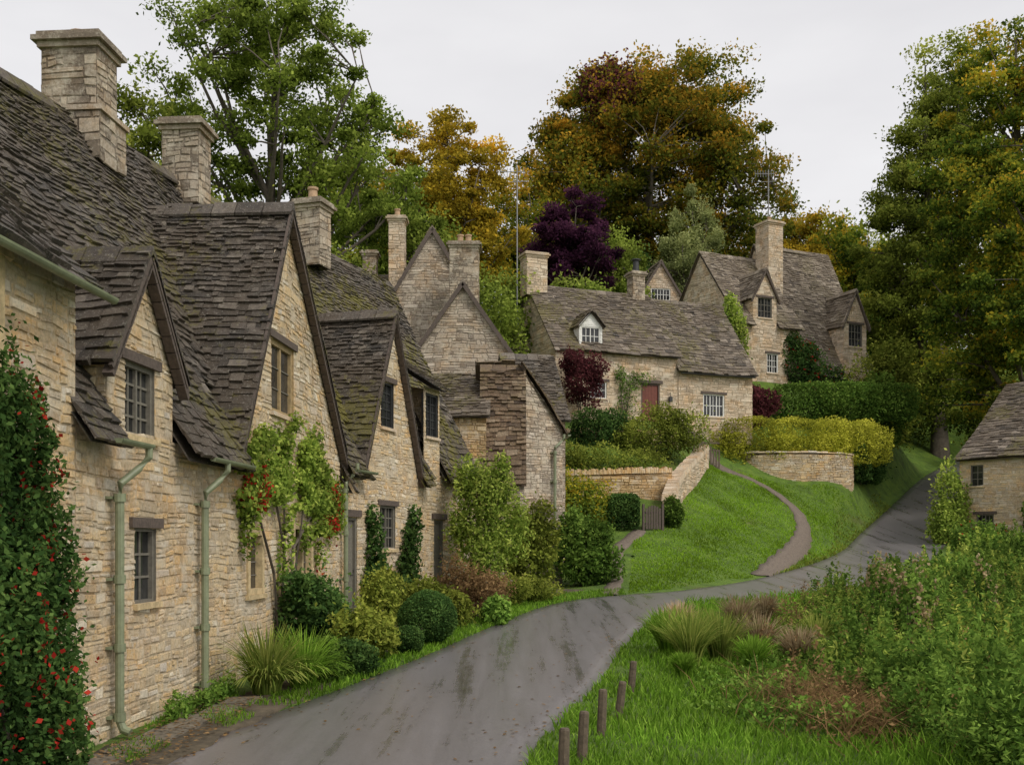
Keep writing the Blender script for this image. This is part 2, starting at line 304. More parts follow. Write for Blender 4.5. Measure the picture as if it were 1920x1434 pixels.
def wall(mb,F,poly,holes=(),ch=.10,sw=.22,w0=0,bias=0):
    vs=[p[1] for p in poly]; vm,vM=min(vs),max(vs)
    bp=sorted(set([round(x,3) for x in vs+[h[2] for h in holes]+[h[3] for h in holes] if vm<=x<=vM]))
    rows=[]
    for a,b in zip(bp[:-1],bp[1:]):
        n=max(1,round((b-a)/(ch*1.15))); ws=[U(.55,1.5) for _ in range(n)]; s=sum(ws); v=a
        for w in ws: rows.append((v,v+w/s*(b-a))); v+=w/s*(b-a)
    k1=ch/.11
    wob=lambda u,v: k1*(.020*math.sin(1.7*u+1.3*v)+.014*math.sin(4.3*u-2*v)+.010*math.sin(9.1*u+5*v))
    def stone(q,tt):
        j=lambda:U(-.009,.009)*k1
        pr=w0+U(-.003,.014); cx=sum(k[0] for k in q)/4; cy=sum(k[1] for k in q)/4; hx=max(.02,abs(q[1][0]-q[0][0])/2); hy=max(.02,abs(q[3][1]-q[0][1])/2)
        q=[(a+j()*.6,b+j()*.6) for a,b in q]
        fi=[(k[0]+(cx-k[0])*min(.4,.015/hx)+j(),k[1]+(cy-k[1])*min(.38,.014/hy)+j()) for k in q]
        i=len(mb.v); mb.v+=[F.p(k[0],k[1],w0-.024) for k in q]+[F.p(k[0],k[1],pr+U(-.005,.005)) for k in fi]
        for f in ((4,5,6,7),(0,1,5,4),(1,2,6,5),(2,3,7,6),(3,0,4,7)): mb.f.append(tuple(i+x for x in f)); mb.t.append(tt)
    for a,b in rows:
        iA=interval(poly,a+1e-4); iB=interval(poly,b-1e-4)
        if not iA or not iB: continue
        m=(a+b)/2; segs=[(iA[0],iA[1],iB[0],iB[1])]
        for h in holes:
            if h[2]<m<h[3]:
                ns=[]
                for l0,r0,l1,r1 in segs:
                    if h[1]<=l0 or h[0]>=r0: ns.append((l0,r0,l1,r1)); continue
                    if h[0]-l0>.03: ns.append((l0,h[0],l1,h[0]))
                    if r0-h[1]>.03: ns.append((h[1],r0,h[1],r1))
                segs=ns
        for l0,r0,l1,r1 in segs:
            nq=max(1,int((r0-l0)/1.0)) if isinstance(F,PFr) else 1
            for k in range(nq):
                fa,fb=k/nq,(k+1)/nq
                mb.quad(F.p(l0+(r0-l0)*fa,a,w0-.005),F.p(l0+(r0-l0)*fb,a,w0-.005),F.p(l1+(r1-l1)*fb,b,w0-.005),F.p(l1+(r1-l1)*fa,b,w0-.005),.08)
            W=max(r0-l0,r1-l1)
            if W<.02: continue
            t=0
            while t<1:
                dt=sw*random.choice((.35,.5,.7,.9,1,1.3,1.8))*U(.8,1.2)*min(1.3,.6+.4*(b-a)/ch)/W; t1=t+dt
                if t1>1-.3*dt: t1=1
                g=.005/W; ta,tb=t+g,t1-g
                if tb<=ta: break
                A=(l0+(r0-l0)*ta,a+.004); B=(l0+(r0-l0)*tb,a+.004); Cc=(l1+(r1-l1)*tb,b-.004); D=(l1+(r1-l1)*ta,b-.004)
                q=[(A[0],A[1]+wob(*A)),(B[0],B[1]+wob(*B)),(Cc[0],Cc[1]+wob(*Cc)),(D[0],D[1]+wob(*D))]
                tt=lambda: min(1,max(.1,random.gauss(.5+bias,.27)))
                if (b-a)>ch*1.08 and random.random()<.5:
                    s=U(.35,.65); s2=s+U(-.08,.08); l_=(q[0][0]+(q[3][0]-q[0][0])*s,q[0][1]+(q[3][1]-q[0][1])*s); r_=(q[1][0]+(q[2][0]-q[1][0])*s2,q[1][1]+(q[2][1]-q[1][1])*s2)
                    stone([q[0],q[1],(r_[0],r_[1]-.004),(l_[0],l_[1]-.004)],tt())
                    if random.random()<.5 and t1-t>.2/W:
                        xm=U(.35,.65); mt=(q[3][0]+(q[2][0]-q[3][0])*xm,q[3][1]+(q[2][1]-q[3][1])*xm); ml=(l_[0]+(r_[0]-l_[0])*xm,l_[1]+(r_[1]-l_[1])*xm)
                        stone([(l_[0],l_[1]+.004),(ml[0]-.005,ml[1]+.004),(mt[0]-.005,mt[1]),q[3]],tt()); stone([(ml[0]+.005,ml[1]+.004),(r_[0],r_[1]+.004),q[2],(mt[0]+.005,mt[1])],tt())
                    else: stone([(l_[0],l_[1]+.004),(r_[0],r_[1]+.004),q[2],q[3]],tt())
                else: stone(q,tt())
                t=t1
def slates(mb,bl,br,tr,tl,ex=.115,tw=.19,th=.032,sag=.04):
    bl,br,tr,tl=[Vector(q) for q in (bl,br,tr,tl)]
    n=(br-bl).cross(tl-bl)
    if n.length<1e-6: n=(br-bl).cross(tr-bl)
    n.normalize()
    if n.z<0: n=-n
    L=((tl-bl).length+(tr-br).length)/2; sd=((tl-bl)+(tr-br)).normalized()
    def sg(p): return p+n*(sag*(math.sin(p.x*1.1+p.y*.8+1)+.5*math.sin(p.y*2.3-p.z*1.4)))+sd*(.022*math.sin(p.y*1.9+p.x*1.3+p.z*2)+.012*math.sin(p.y*5.3+p.x*4))
    o=n*(-sag*1.6-.02)
    mb.quad(bl+o,br+o,tr+o,tl+o,.2)
    s=0
    while s<L-.02:
        e=ex*(1.4-.65*s/L)*U(.88,1.12); v0=s/L; v1=min(1,(s+e*1.5)/L)
        A0=bl.lerp(tl,v0);B0=br.lerp(tr,v0);A1=bl.lerp(tl,v1);B1=br.lerp(tr,v1)
        W=max((B0-A0).length,.01)
        if W<.05: break
        u=-U(0,.5)*tw/W
        while u<1:
            u1=u+tw*(1.3-.5*s/L)*U(.4,1.6)/W; ua=max(0,u)+.003/W; ub=min(1,u1)-.003/W
            if ub-ua>.02/W:
                lf=th*U(.6,2.0); lf2=lf*U(.75,1.35); d=sd*(U(-.26,.14)*e); d2=d+sd*U(-.022,.022)
                p0=sg(A0.lerp(B0,ua))+d; p1=sg(A0.lerp(B0,ub))+d2; p2=sg(A1.lerp(B1,ub))+n*.004; p3=sg(A1.lerp(B1,ua))+n*.004
                i=len(mb.v); mb.v+=[tuple(p0+n*lf),tuple(p1+n*lf2),tuple(p2),tuple(p3),tuple(p0-n*.01),tuple(p1-n*.01)]
                tt=min(1,max(0,random.gauss(.5,.26)))
                for f in ((0,1,2,3),(0,1,5,4),(1,2,5),(0,3,4)): mb.f.append(tuple(i+x for x in f)); mb.t.append(tt)
            u=u1
        s+=e
def ridge(mb,a,b,side,s=.17):
    a=Vector(a);b=Vector(b);L=(b-a).length;d=(b-a)/L;sv=Vector(side).normalized();t=0
    while t<L-.05:
        l=min(U(.35,.55),L-t); p=a+d*t; q=a+d*(t+l-.015); up=Vector((0,0,1))*U(.045,.08); dn=Vector((0,0,-s*.95))
        tt=U(.35,.95)
        for sg in (1,-1):
            mb.quad(p+up,q+up,q+sv*s*sg+dn,p+sv*s*sg+dn,tt)
            mb.quad(p+sv*s*sg+dn,q+sv*s*sg+dn,q+sv*s*sg*.9+dn*1.25,p+sv*s*sg*.9+dn*1.25,tt)
        mb.quad(p+up,p+sv*s+dn,p-Vector((0,0,.05)),p-sv*s+dn,tt)
        t+=l
def boxF(mb,F,u0,u1,v0,v1,w0,w1,t=.5):
    mb.hexa([F.p(u0,v0,w0),F.p(u1,v0,w0),F.p(u1,v0,w1),F.p(u0,v0,w1),F.p(u0,v1,w0),F.p(u1,v1,w0),F.p(u1,v1,w1),F.p(u0,v1,w1)],t)
def window(par,F,u0,u1,v0,v1,kind='stone',lights=2,rows=4,cols=2,mat=None,lintel=True,w=0,name='window'):
    fb=MB(); fw=.11 if kind=='stone' else .055
    if kind=='wide': fw=.085
    if u1-u0<.7: fw*=.75
    m=mat or (FRAME_STONE if kind=='stone' else WOODG); pr=w+(.03 if kind=='stone' else -.03); bk=w-.10
    boxF(fb,F,u0,u0+fw,v0,v1,bk,pr); boxF(fb,F,u1-fw,u1,v0,v1,bk,pr)
    boxF(fb,F,u0+fw,u1-fw,v1-fw,v1,bk,pr-.002); boxF(fb,F,u0+fw,u1-fw,v0,v0+fw*.8,bk,pr-.002)
    a,b,c,d=u0+fw,u1-fw,v0+fw*.8,v1-fw; mw=.075 if kind!='timber' else .04
    for i in range(1,lights):
        x=a+(b-a)*i/lights; boxF(fb,F,x-mw/2,x+mw/2,c,d,bk,pr-.015)
    for q in ((u0-.001,v0,v1,'l'),(u1+.001,v0,v1,'r')):
        fb.quad(F.p(q[0],q[1],pr-.03 if kind=='stone' else w),F.p(q[0],q[2],pr-.03 if kind=='stone' else w),F.p(q[0],q[2],bk-.02),F.p(q[0],q[1],bk-.02))
    for vv in (v0-.001,v1+.001): fb.quad(F.p(u0,vv,w-.01),F.p(u1,vv,w-.01),F.p(u1,vv,bk-.02),F.p(u0,vv,bk-.02))
    base=F.p((u0+u1)/2,v0,w); wo=fb.obj(name,m,par,base)
    gb=MB(); gb.quad(F.p(u0,v0,w-.085),F.p(u1,v0,w-.085),F.p(u1,v1,w-.085),F.p(u0,v1,w-.085)); gb.obj('pane',GLASS,wo)
    th=.009 if kind!='timber' else .014
    for i in range(lights):
        lb=MB()
        x0=a+(b-a)*i/lights; x1=a+(b-a)*(i+1)/lights
        for k in range(1,cols): x=x0+(x1-x0)*k/cols; boxF(lb,F,x-th,x+th,c,d,w-.083,w-.068)
        for k in range(1,rows): y=c+(d-c)*k/rows; boxF(lb,F,x0,x1,y-th,y+th,w-.082,w-.066)
        if lb.v: lb.obj('glazing_bars',mat if (mat and kind=='timber') else WOODG,wo)
    if lintel:
        l=MB(); boxF(l,F,u0-.14,u1+.14,v1+.002,v1+.12,w-.05,w+.04)
        l.obj('lintel',WOOD if kind!='stone' else FRAME_STONE,wo)
    s=MB(); boxF(s,F,u0-.06,u1+.06,v0-.07,v0-.003,w-.05,w+.06); s.obj('sill',FRAME_STONE if kind=='stone' or mat is None else S_PALE,wo)
    return wo
def door(par,F,u0,u1,v0,v1,mat,w=0):
    b=MB(); n=5
    for i in range(n):
        x0=u0+.07+(u1-u0-.14)*i/n; x1=u0+.07+(u1-u0-.14)*(i+1)/n; boxF(b,F,x0+.003,x1-.003,v0+.02,v1-.07,w-.12,w-.075+U(0,.006))
    d=b.obj('door',mat,par,F.p((u0+u1)/2,v0,w))
    f=MB(); boxF(f,F,u0,u0+.07,v0,v1,w-.14,w-.02); boxF(f,F,u1-.07,u1,v0,v1,w-.14,w-.02); boxF(f,F,u0+.07,u1-.07,v1-.07,v1,w-.14,w-.022); f.obj('frame',WOODG if mat is not RED else WOOD,d)
    h=MB(); tube(h,[F.p(u1-.18,v0+1.0,w-.07),F.p(u1-.18,v0+1.0,w-.01),F.p(u1-.18,v0+1.12,w-.01)],.014,6); h.obj('handle',DARKM,d)
    l=MB(); boxF(l,F,u0-.15,u1+.15,v1+.002,v1+.15,w-.05,w+.05); l.obj('lintel',WOOD,d)
def chimney(par,x,y,ang,w,d,z0,z1,mat=S_CHIM,pots=1,plinth=None,ch=.15,sw=.3):
    b=MB(); c,s=math.cos(ang),math.sin(ang)
    def ring(w,d,z0,z1):
        cs=[(-w/2,-d/2),(w/2,-d/2),(w/2,d/2),(-w/2,d/2)]; P=[(x+a*c-e*s,y+a*s+e*c) for a,e in cs]
        for i in range(4):
            F=Fr(*P[i],*P[(i+1)%4]); wall(b,F,[(0,z0),(F.L,z0),(F.L,z1),(0,z1)],(),ch,sw)
        return P
    ring(w,d,z0,z1-.22)
    if plinth: ring(w+.22,d+.22,z0,z0+plinth)
    def slab(w,d,z0,z1,t=.6):
        P=[(x+a*c-e*s,y+a*s+e*c) for a,e in [(-w/2,-d/2),(w/2,-d/2),(w/2,d/2),(-w/2,d/2)]]
        b.hexa([(p[0],p[1],z0) for p in P]+[(p[0]*.999+x*.001,p[1],z1) for p in P],t)
    if plinth: slab(w+.30,d+.30,z0+plinth,z0+plinth+.08)
    slab(w+.10,d+.10,z1-.24,z1-.15,.5); slab(w+.24,d+.24,z1-.148,z1-.07,.15); slab(w+.12,d+.12,z1-.068,z1+.01,.2)
    o=b.obj('chimney',mat,par,(x,y,z0))
    for i in range(pots):
        q=MB(); px=x+(i-(pots-1)/2)*.32*c; py=y+(i-(pots-1)/2)*.32*s
        tube(q,[(px,py,z1),(px,py,z1+.06),(px,py,z1+.30),(px,py,z1+.31),(px,py,z1+.37)],[.15,.13,.11,.14,.14],12); q.obj('chimney_pot',POT,o)
    return o
def gutter(par,F,u0,u1,z,w=.34,mat=GREEN):
    b=MB(); n=8
    for i in range(n):
        a0=math.pi*i/n; a1=math.pi*(i+1)/n; r=.055
        for rr_,t in ((r,.5),(r*.82,.4)):
            b.quad(F.p(u0,z-math.sin(a0)*rr_,w+math.cos(a0)*rr_),F.p(u1,z-math.sin(a0)*rr_,w+math.cos(a0)*rr_),F.p(u1,z-math.sin(a1)*rr_,w+math.cos(a1)*rr_),F.p(u0,z-math.sin(a1)*rr_,w+math.cos(a1)*rr_),t)
    for uu in (u0,u1):
        b.quad(F.p(uu,z,w-.055),F.p(uu,z,w+.055),F.p(uu,z-.05,w+.03),F.p(uu,z-.05,w-.03))
    b.obj('gutter',mat,par)
def downpipe(par,F,u,z1,z0,uo=.25,w=.34,mat=GREEN):
    b=MB(); tube(b,[F.p(u+uo,z1,w),F.p(u+uo,z1-.12,w),F.p(u+uo*.7,z1-.25,w*.75),F.p(u,z1-.42,.13),F.p(u,z1-.6,.12)],.042,10)
    tube(b,[F.p(u,z1-.58,.12),F.p(u,z0+.16,.12),F.p(u,z0+.06,.16),F.p(u,z0+.03,.24)],.048,10)
    for zz in (z1-.62,z1-1.5,z0+.9,z0+.15): tube(b,[F.p(u,zz,.12),F.p(u,zz+.09,.12)],.064,10); boxF(b,F,u-.09,u+.09,zz+.03,zz+.06,0.0,.06)
    b.obj('downpipe',mat,par,smooth=False)
def house(name,label,p0,p1,depth,zb,ze,zr,holes=(),cuts=(),sm=S_WARM,rm=L_DARK,ridges=None,ch=.10,sw=.22,ex=.115,tw=.19,ov=.28,splits=None,cat='cottage',vo=.12,zb1=None):
    F=Fr(*p0,*p1); zr0,zr1=zr if isinstance(zr,tuple) else (zr,zr)
    L=F.L; e=thing(name,label,cat,(*[(p0[i]+p1[i])/2-F.n[i]*depth/2 for i in (0,1)],zb))
    r0,r1=ridges or (F.p(0,0,-depth/2)[:2],F.p(L,0,-depth/2)[:2])
    w=MB(); wall(w,F,[(0,zb-.4),(L,zb-.4),(L,ze),(0,ze)],holes,ch,sw)
    b0=F.p(0,0,-depth)[:2]; b1=F.p(L,0,-depth)[:2]
    Fe=Fr(*p1,*b1); Fs=Fr(*b0,*p0); Fb=Fr(*b1,*b0)
    wall(w,Fe,[(0,zb-.4),(depth,zb-.4),(depth,ze),(depth/2,zr1-.12),(0,ze)],(),ch*1.2,sw*1.2)
    wall(w,Fs,[(0,zb-.4),(depth,zb-.4),(depth,ze),(depth/2,zr0-.12),(0,ze)],(),ch*1.2,sw*1.2)
    w.quad(Fb.p(0,zb-.4),Fb.p(L,zb-.4),Fb.p(L,ze),Fb.p(0,ze),.3)
    w.obj('wall',sm,e)
    r=MB(); uv=Vector((*F.u,0)); nv=Vector((*F.n,0))
    R0=Vector((*r0,zr0))-uv*vo; R1=Vector((*r1,zr1))+uv*vo
    sl=(((zr0+zr1)/2)-ze)/(depth/2)
    E0=Vector(F.p(-vo,ze-ov*sl*.5+.06,ov)); E1=Vector(F.p(L+vo,ze-ov*sl*.5+.06,ov))
    us=sorted(set([0,L]+[x for c in cuts for x in c[:2]]))
    for a,b in zip(us[:-1],us[1:]):
        ta=0 if a==0 else (a+vo)/(L+2*vo); tb=1 if b==L else (b+vo)/(L+2*vo); m=(a+b)/2
        cut=[c for c in cuts if c[0]<=m<=c[1]]
        f=(ov+cut[0][2])/(ov+depth/2) if cut else 0
        A=E0.lerp(E1,ta);B=E0.lerp(E1,tb);Cc=R0.lerp(R1,tb);D=R0.lerp(R1,ta)
        slates(r,A.lerp(D,f),B.lerp(Cc,f),Cc,D,ex,tw)
    nb=-nv*(depth/2+ov)
    B0=R0+nb; B1=R1+nb; B0.z=E0.z; B1.z=E1.z
    slates(r,B1,B0,R0,R1,ex*1.8,tw*1.8)
    ridge(r,R0,R1,nv)
    ro=r.obj('roof',rm,e)
    return e,F,ro
def crossgable(e,F,ro_name,u0,u1,ua,zf,z0,z1,za,back,hole=None,sm=S_WARM,rm=L_DARK,ov=.16,board=True,ch=.10,sw=.22,ex=.115,tw=.19,cheek=0,w0=0,eo=.16):
    w=MB(); wall(w,F,[(u0,zf),(u1,zf),(u1,z1),(ua,za),(u0,z0)],[hole] if hole else (),ch,sw,w0)
    if cheek:
        c0=Fr(*F.p(u0,0,-cheek+w0)[:2],*F.p(u0,0,w0)[:2]); wall(w,c0,[(0,zf),(cheek,zf),(cheek,z0),(0,z0)],(),ch,sw)
        c1=Fr(*F.p(u1,0,w0)[:2],*F.p(u1,0,-cheek+w0)[:2]); wall(w,c1,[(0,zf),(cheek,zf),(cheek,z1),(0,z1)],(),ch,sw)
    w.obj('gable_wall',sm,e)
    r=MB(); k0=(za-z0)/(ua-u0); k1=(za-z1)/(u1-ua)
    A=Vector(F.p(ua,za+.08,ov+w0)); Bk=Vector(F.p(ua,za+.08,-back))
    l=Vector(F.p(u0-eo,z0-eo*k0+.08,ov+w0)); lb=Vector(F.p(u0-eo,z0-eo*k0+.08,-back))
    q=Vector(F.p(u1+eo,z1-eo*k1+.08,ov+w0)); qb=Vector(F.p(u1+eo,z1-eo*k1+.08,-back))
    slates(r,lb,l,A,Bk,ex,tw); slates(r,q,qb,Bk,A,ex,tw); ridge(r,A,Bk,Vector((*F.u,0)))
    o=r.obj(ro_name,rm,e)
    if board:
        b=MB(); nn=Vector((*F.n,0)); d=Vector((0,0,-.10))
        beam(b,l+d-nn*.03,A+d-nn*.03,nn,.02,.05); beam(b,q+d-nn*.035,A+d-nn*.035,nn,.02,.05)
        for s,t in ((l,A),(q,A)):
            n=int((t-s).length/.22)
            for i in range(n):
                p=s.lerp(t,i/n)+d*1.7-nn*.07; r2=s.lerp(t,(i+.93)/n)+d*1.7-nn*.07; beam(b,p,r2,nn,.06,.03,U(.2,.8))
        b.obj('bargeboard',WOOD,o)
    return o
# ---------------------------------------------------------------- the row
e,F1,r=house('near_cottage','tall stone cottage with steep mossy slate roof beside the lane',(-4.8,3.5),(-4.42,10.8),6.4,0,4.75,(7.6,8.35),holes=[(5.05,5.9,3.4,4.62)],rm=L_DARK)
window(e,F1,5.05,5.9,3.4,4.62,'stone',2,4,2)
gutter(e,F1,-.1,7.4,4.58,.36)
e,F2,r=house('gabled_cottage','stone cottage with big steep gable, small dormer and slate roof',(-4.42,10.8),(-3.55,22.3),6.4,0.05,3.35,(8.35,9.6),
  holes=[(1.4,2.0,1.4,2.27),(5.35,6.15,1.3,2.32),(7.8,9.1,1.45,2.45)],cuts=[(.7,2.5,.35),(4.9,11.3,.5)])
window(e,F2,1.4,2.0,1.4,2.27,'timber',1,3,2); window(e,F2,5.35,6.15,1.3,2.32,'stone',1,4,2,lintel=False); window(e,F2,7.8,9.1,1.45,2.45,'stone',2,4,2,lintel=False)
crossgable(e,F2,'dormer_roof',.7,2.5,1.55,3.3,4.2,4.2,5.4,2.6,hole=(1.15,1.95,3.3,4.15),cheek=1.0,board=True)
window(e,F2,1.15,1.95,3.32,4.15,'timber',2,4,2)
crossgable(e,F2,'gable_roof',4.9,11.3,7.35,3.3,3.6,3.9,7.75,3.6,hole=(6.6,7.9,4.25,5.45))
window(e,F2,6.6,7.9,4.25,5.45,'wide',2,3,1,mat=TIMB)
gutter(e,F2,.25,1.05,3.18); downpipe(e,F2,.75,3.16,.02); gutter(e,F2,3.0,4.6,3.2); downpipe(e,F2,3.3,3.18,.04)
downpipe(e,F2,11.35,3.75,.4,.1)
chimney(r,-7.05,17.4,-.08,.92,.72,8.2,10.25,pots=0,plinth=.75)
q=MB(); tube(q,[(-7.05,17.4,10.25),(-7.05,17.4,10.4)],.17,12)
q.obj('chimney_pot',POT,[o for o in r.children if o.name.startswith('chimney')][0])
chimney(r,-6.62,21.7,-.08,.76,.68,8.9,10.6,pots=0)
e,F3,r=house('narrow_gable_cottage','stone cottage with narrow steep gable over small dark windows',(-3.55,22.3),(-2.25,26.8),7.0,.45,3.7,(9.75,10.0),
  holes=[(.15,.75,.4,2.65),(2.0,2.9,1.95,2.95)],cuts=[(1.0,4.3,.5)],rm=L_MOSS)
door(e,F3,.15,.75,.4,2.65,WOODG); window(e,F3,2.0,2.9,1.95,2.95,'timber',2,4,2)
crossgable(e,F3,'gable_roof',1.0,4.3,2.65,3.65,3.9,3.9,7.4,3.4,hole=(2.05,2.8,4.75,5.8)); window(e,F3,2.05,2.8,4.75,5.8,'timber',1,5,3,mat=DARKM)
gutter(e,F3,.1,1.0,3.62)
chimney(r,-5.15,27.6,-.3,.7,.65,9.2,10.9,pots=1)
e,F4,r=house('catslide_cottage','stone cottage with long catslide slate roof and small dormer',(-2.25,26.8),(-1.0,30.2),7.0,.6,3.85,(10.0,9.7),holes=[(.7,1.3,.7,2.7)],
  cuts=[(.1,1.05,.3)],ridges=((-5.6,27.8),(-3.6,31.3)),vo=.05,rm=L_MOSS)
door(e,F4,.7,1.3,.7,2.7,WOODG)
w=MB(); wall(w,F4,[(.1,3.8),(1.05,3.8),(1.05,6.05),(.1,6.05)],[(.2,.95,4.8,5.9)]); 
c0=Fr(*F4.p(1.05,0,0)[:2],*F4.p(1.05,0,-1.6)[:2]); wall(w,c0,[(0,3.8),(1.6,3.8),(1.6,6.4),(0,6.0)]); w.obj('dormer_wall',S_WARM,e)
window(e,F4,.2,.95,4.8,5.9,'timber',2,5,2,mat=DARKM,lintel=False)
r2=MB(); slates(r2,F4.p(0,6.05,.25),F4.p(1.2,6.05,.25),F4.p(1.2,7.6,-2.2),F4.p(0,7.6,-2.2)); r2.obj('dormer_roof',L_DARK,e)
gutter(e,F4,1.1,3.4,3.7)
e,F5,r=house('honey_stone_wing','low honey stone wing with brown slate roof',(-2.6,31.0),(-.75,31.0),3.2,.7,5.8,7.2,sm=S_ORANGE,rm=L_MID,ov=.2)
e=thing('slate_hung_end_cottage','tall narrow end cottage with rusty slate slope and downpipe','cottage',(.4,33,.9))
Fa=Fr(-.85,31.0,.35,31.0); Fb_=Fr(.35,31.6,1.55,32.7); Fc=Fr(1.55,32.7,1.25,37.5)
w=MB(); wall(w,Fa,[(0,.4),(1.2,.4),(1.2,3.9),(0,3.9)]); wall(w,Fb_,[(0,.4),(Fb_.L,.4),(Fb_.L,5.6),(.0,7.2)],[(.5,.95,2.3,3.1)]); wall(w,Fc,[(0,.4),(Fc.L,.4),(Fc.L,5.6),(0,5.6)])
Fd=Fr(.35,31.0,.35,31.6); wall(w,Fd,[(0,.4),(.6,.4),(.6,5.2),(0,3.9)])
w.obj('wall',S_GREY,e)
window(e,Fb_,.5,.95,2.3,3.1,'timber',1,3,2)
r=MB(); slates(r,(-.95,30.85,3.75),(.42,30.85,3.75),(.42,31.75,7.3),(-.95,31.75,7.3),.12,.22,.045)
slates(r,(.1,31.9,7.45),(-1.1,31.9,7.45),(-1.1,34.5,5),(.1,34.5,5),.3,.4)
slates(r,(1.72,32.6,5.45),(1.45,37.5,5.45),(.15,37.3,7.45),(.25,31.45,7.45),.2,.3); ridge(r,(-.95,31.78,7.34),(.42,31.78,7.34),(0,1,0))
r.obj('roof',L_RED,e)
gutter(e,Fc,-.1,3,5.4,.2); downpipe(e,Fb_,Fb_.L-.45,5.4,1,.35,.16)
e,F7,r=house('dark_roofed_cottage','small cottage with dark slate roof behind the row',(.1,34.6),(1.75,35.0),3.6,1,6.2,8.5,rm=L_DARK,sm=S_GREY)
def facing_gable(name,label,xc,y,hw,zb,ze,za,depth,ang=0,sm=S_GREY,rm=L_MID,win=None):
    c,s=math.cos(ang),math.sin(ang); p0=(xc-hw*c,y-hw*s); p1=(xc+hw*c,y+hw*s); F=Fr(*p0,*p1); L=F.L
    e=thing(name,label,'cottage',(*F.p(L/2,0,-depth/2)[:2],zb))
    w=MB(); wall(w,F,[(0,zb-.5),(L,zb-.5),(L,ze),(L/2,za),(0,ze)],[win] if win else (),.13,.3)
    for A,B in (((0,-depth),(0,0)),((L,0),(L,-depth))):
        G_=Fr(*F.p(A[0],0,A[1])[:2],*F.p(B[0],0,B[1])[:2]); wall(w,G_,[(0,zb-.5),(depth,zb-.5),(depth,ze),(0,ze)],(),.16,.4)
    w.obj('wall',sm,e); r=MB(); k=(za-ze)/(L/2)
    A=F.p(L/2,za+.1,.15);B=F.p(L/2,za+.1,-depth)
    slates(r,F.p(-.2,ze-.2*k+.1,-depth),F.p(-.2,ze-.2*k+.1,.15),A,B,.16,.28); slates(r,F.p(L+.2,ze-.2*k+.1,.15),F.p(L+.2,ze-.2*k+.1,-depth),B,A,.16,.28); ridge(r,A,B,(*F.u,0))
    ro=r.obj('roof',rm,e)
    b=MB(); nn=Vector((*F.n,0))
    for u in (-.2,L+.2): beam(b,Vector(F.p(u,ze-.2*k,.12)),Vector(F.p(L/2,za,.12)),nn,.03,.07)
    b.obj('bargeboard',WOOD,ro)
    return e,F,ro
e,F8,r=facing_gable('stone_gable_cottage','grey stone cottage gable with slate verges',-1.75,38,1.95,5.2,8.5,11.3,6,.0)
e,F9,r=facing_gable('high_gable_cottage','upper cottage with slate gable and tall chimneys',-3.3,44,2.2,6.5,11.3,15.0,7,.12,sm=S_GREY)
chimney(r,-5.05,47,0,.7,.7,12.4,16.4,pots=1,mat=S_PALE); chimney(r,-1.9,42.6,0,1.15,.9,9.5,14.0,pots=2)
e,F10,r=house('upper_row_cottage','long upper cottage roof with small chimney',(-9.2,44.5),(-4.8,45.0),5.5,6.5,10.8,14.0,rm=L_MID,sm=S_GREY,ch=.18,sw=.4,ex=.2,tw=.34)
chimney(r,-6.3,47.4,0,.6,.6,13.2,15.0,pots=0)
# ---------------------------------------------------------------- hillside cottage with white windows
p0=(2.0,49.5); u=(.93,.36); k=math.hypot(*u); u=(u[0]/k,u[1]/k); P=lambda l:(p0[0]+u[0]*l,p0[1]+u[1]*l)
e,FG,r=house('hillside_cottage','pale stone cottage with white windows and red brown door',P(0),P(6.5),6.4,7.4,11.15,14.75,holes=[(1.8,2.65,8.9,9.7),(4.5,5.5,7.7,9.75)],sm=S_PALE,rm=L_MID,ch=.13,sw=.32,ex=.17,tw=.3)
window(e,FG,1.8,2.65,8.9,9.7,'timber',2,2,2,mat=WHITE); door(e,FG,4.5,5.5,7.7,9.75,RED)
crossgable(e,FG,'dormer_roof',1.25,2.45,1.85,11.2,12.3,12.3,12.95,2.5,hole=(1.36,2.34,11.4,12.25),sm=WHITE,rm=L_MID,board=False,cheek=1.4,ex=.17,tw=.3,w0=-.05,eo=.12)
window(e,FG,1.36,2.34,11.4,12.25,'timber',2,2,2,mat=WHITE,lintel=False,w=-.05)
chimney(r,*FG.p(.25,0,-3.2)[:2],math.atan2(u[1],u[0]),1.1,.85,14.2,16.3,mat=S_PALE,pots=0)
c_=chimney(r,*FG.p(5.9,0,-3.2)[:2],math.atan2(u[1],u[0]),.7,.65,14.2,15.9,pots=0)
q=MB(); xx,yy=FG.p(5.9,0,-3.2)[:2]; tube(q,[(xx,yy,15.9),(xx,yy,16),(xx,yy,16.5)],[.24,.17,.15],12); tube(q,[(xx,yy,16.52),(xx,yy,16.58)],.24,12); q.obj('chimney_cowl',DARKM,c_)
l=MB(); boxF(l,FG,5.95,6.1,8.9,9.15,.05,.2); tube(l,[FG.p(6.02,9.3,0),FG.p(6.02,9.35,.12),FG.p(6.02,9.15,.12)],.015,6); l.obj('wall_lantern',DARKM,e)
q=MB(); cx,cy,cz=FG.p(-.3,12.9,-3.0)
for i in range(3):
    for j in range(12):
        a0,a1=2*math.pi*j/12,2*math.pi*(j+1)/12; r0,r1=.12*i,.12*(i+1)
        f=lambda r,a:(cx-.3-.5*r*r,cy-.3+r*math.cos(a),cz+r*math.sin(a)); q.quad(f(r0,a0),f(r0,a1),f(r1,a1),f(r1,a0))
tube(q,[(cx-.3,cy-.3,cz),(cx+.3,cy,cz-.1)],.02,6); q.obj('satellite_dish',DISH,e)
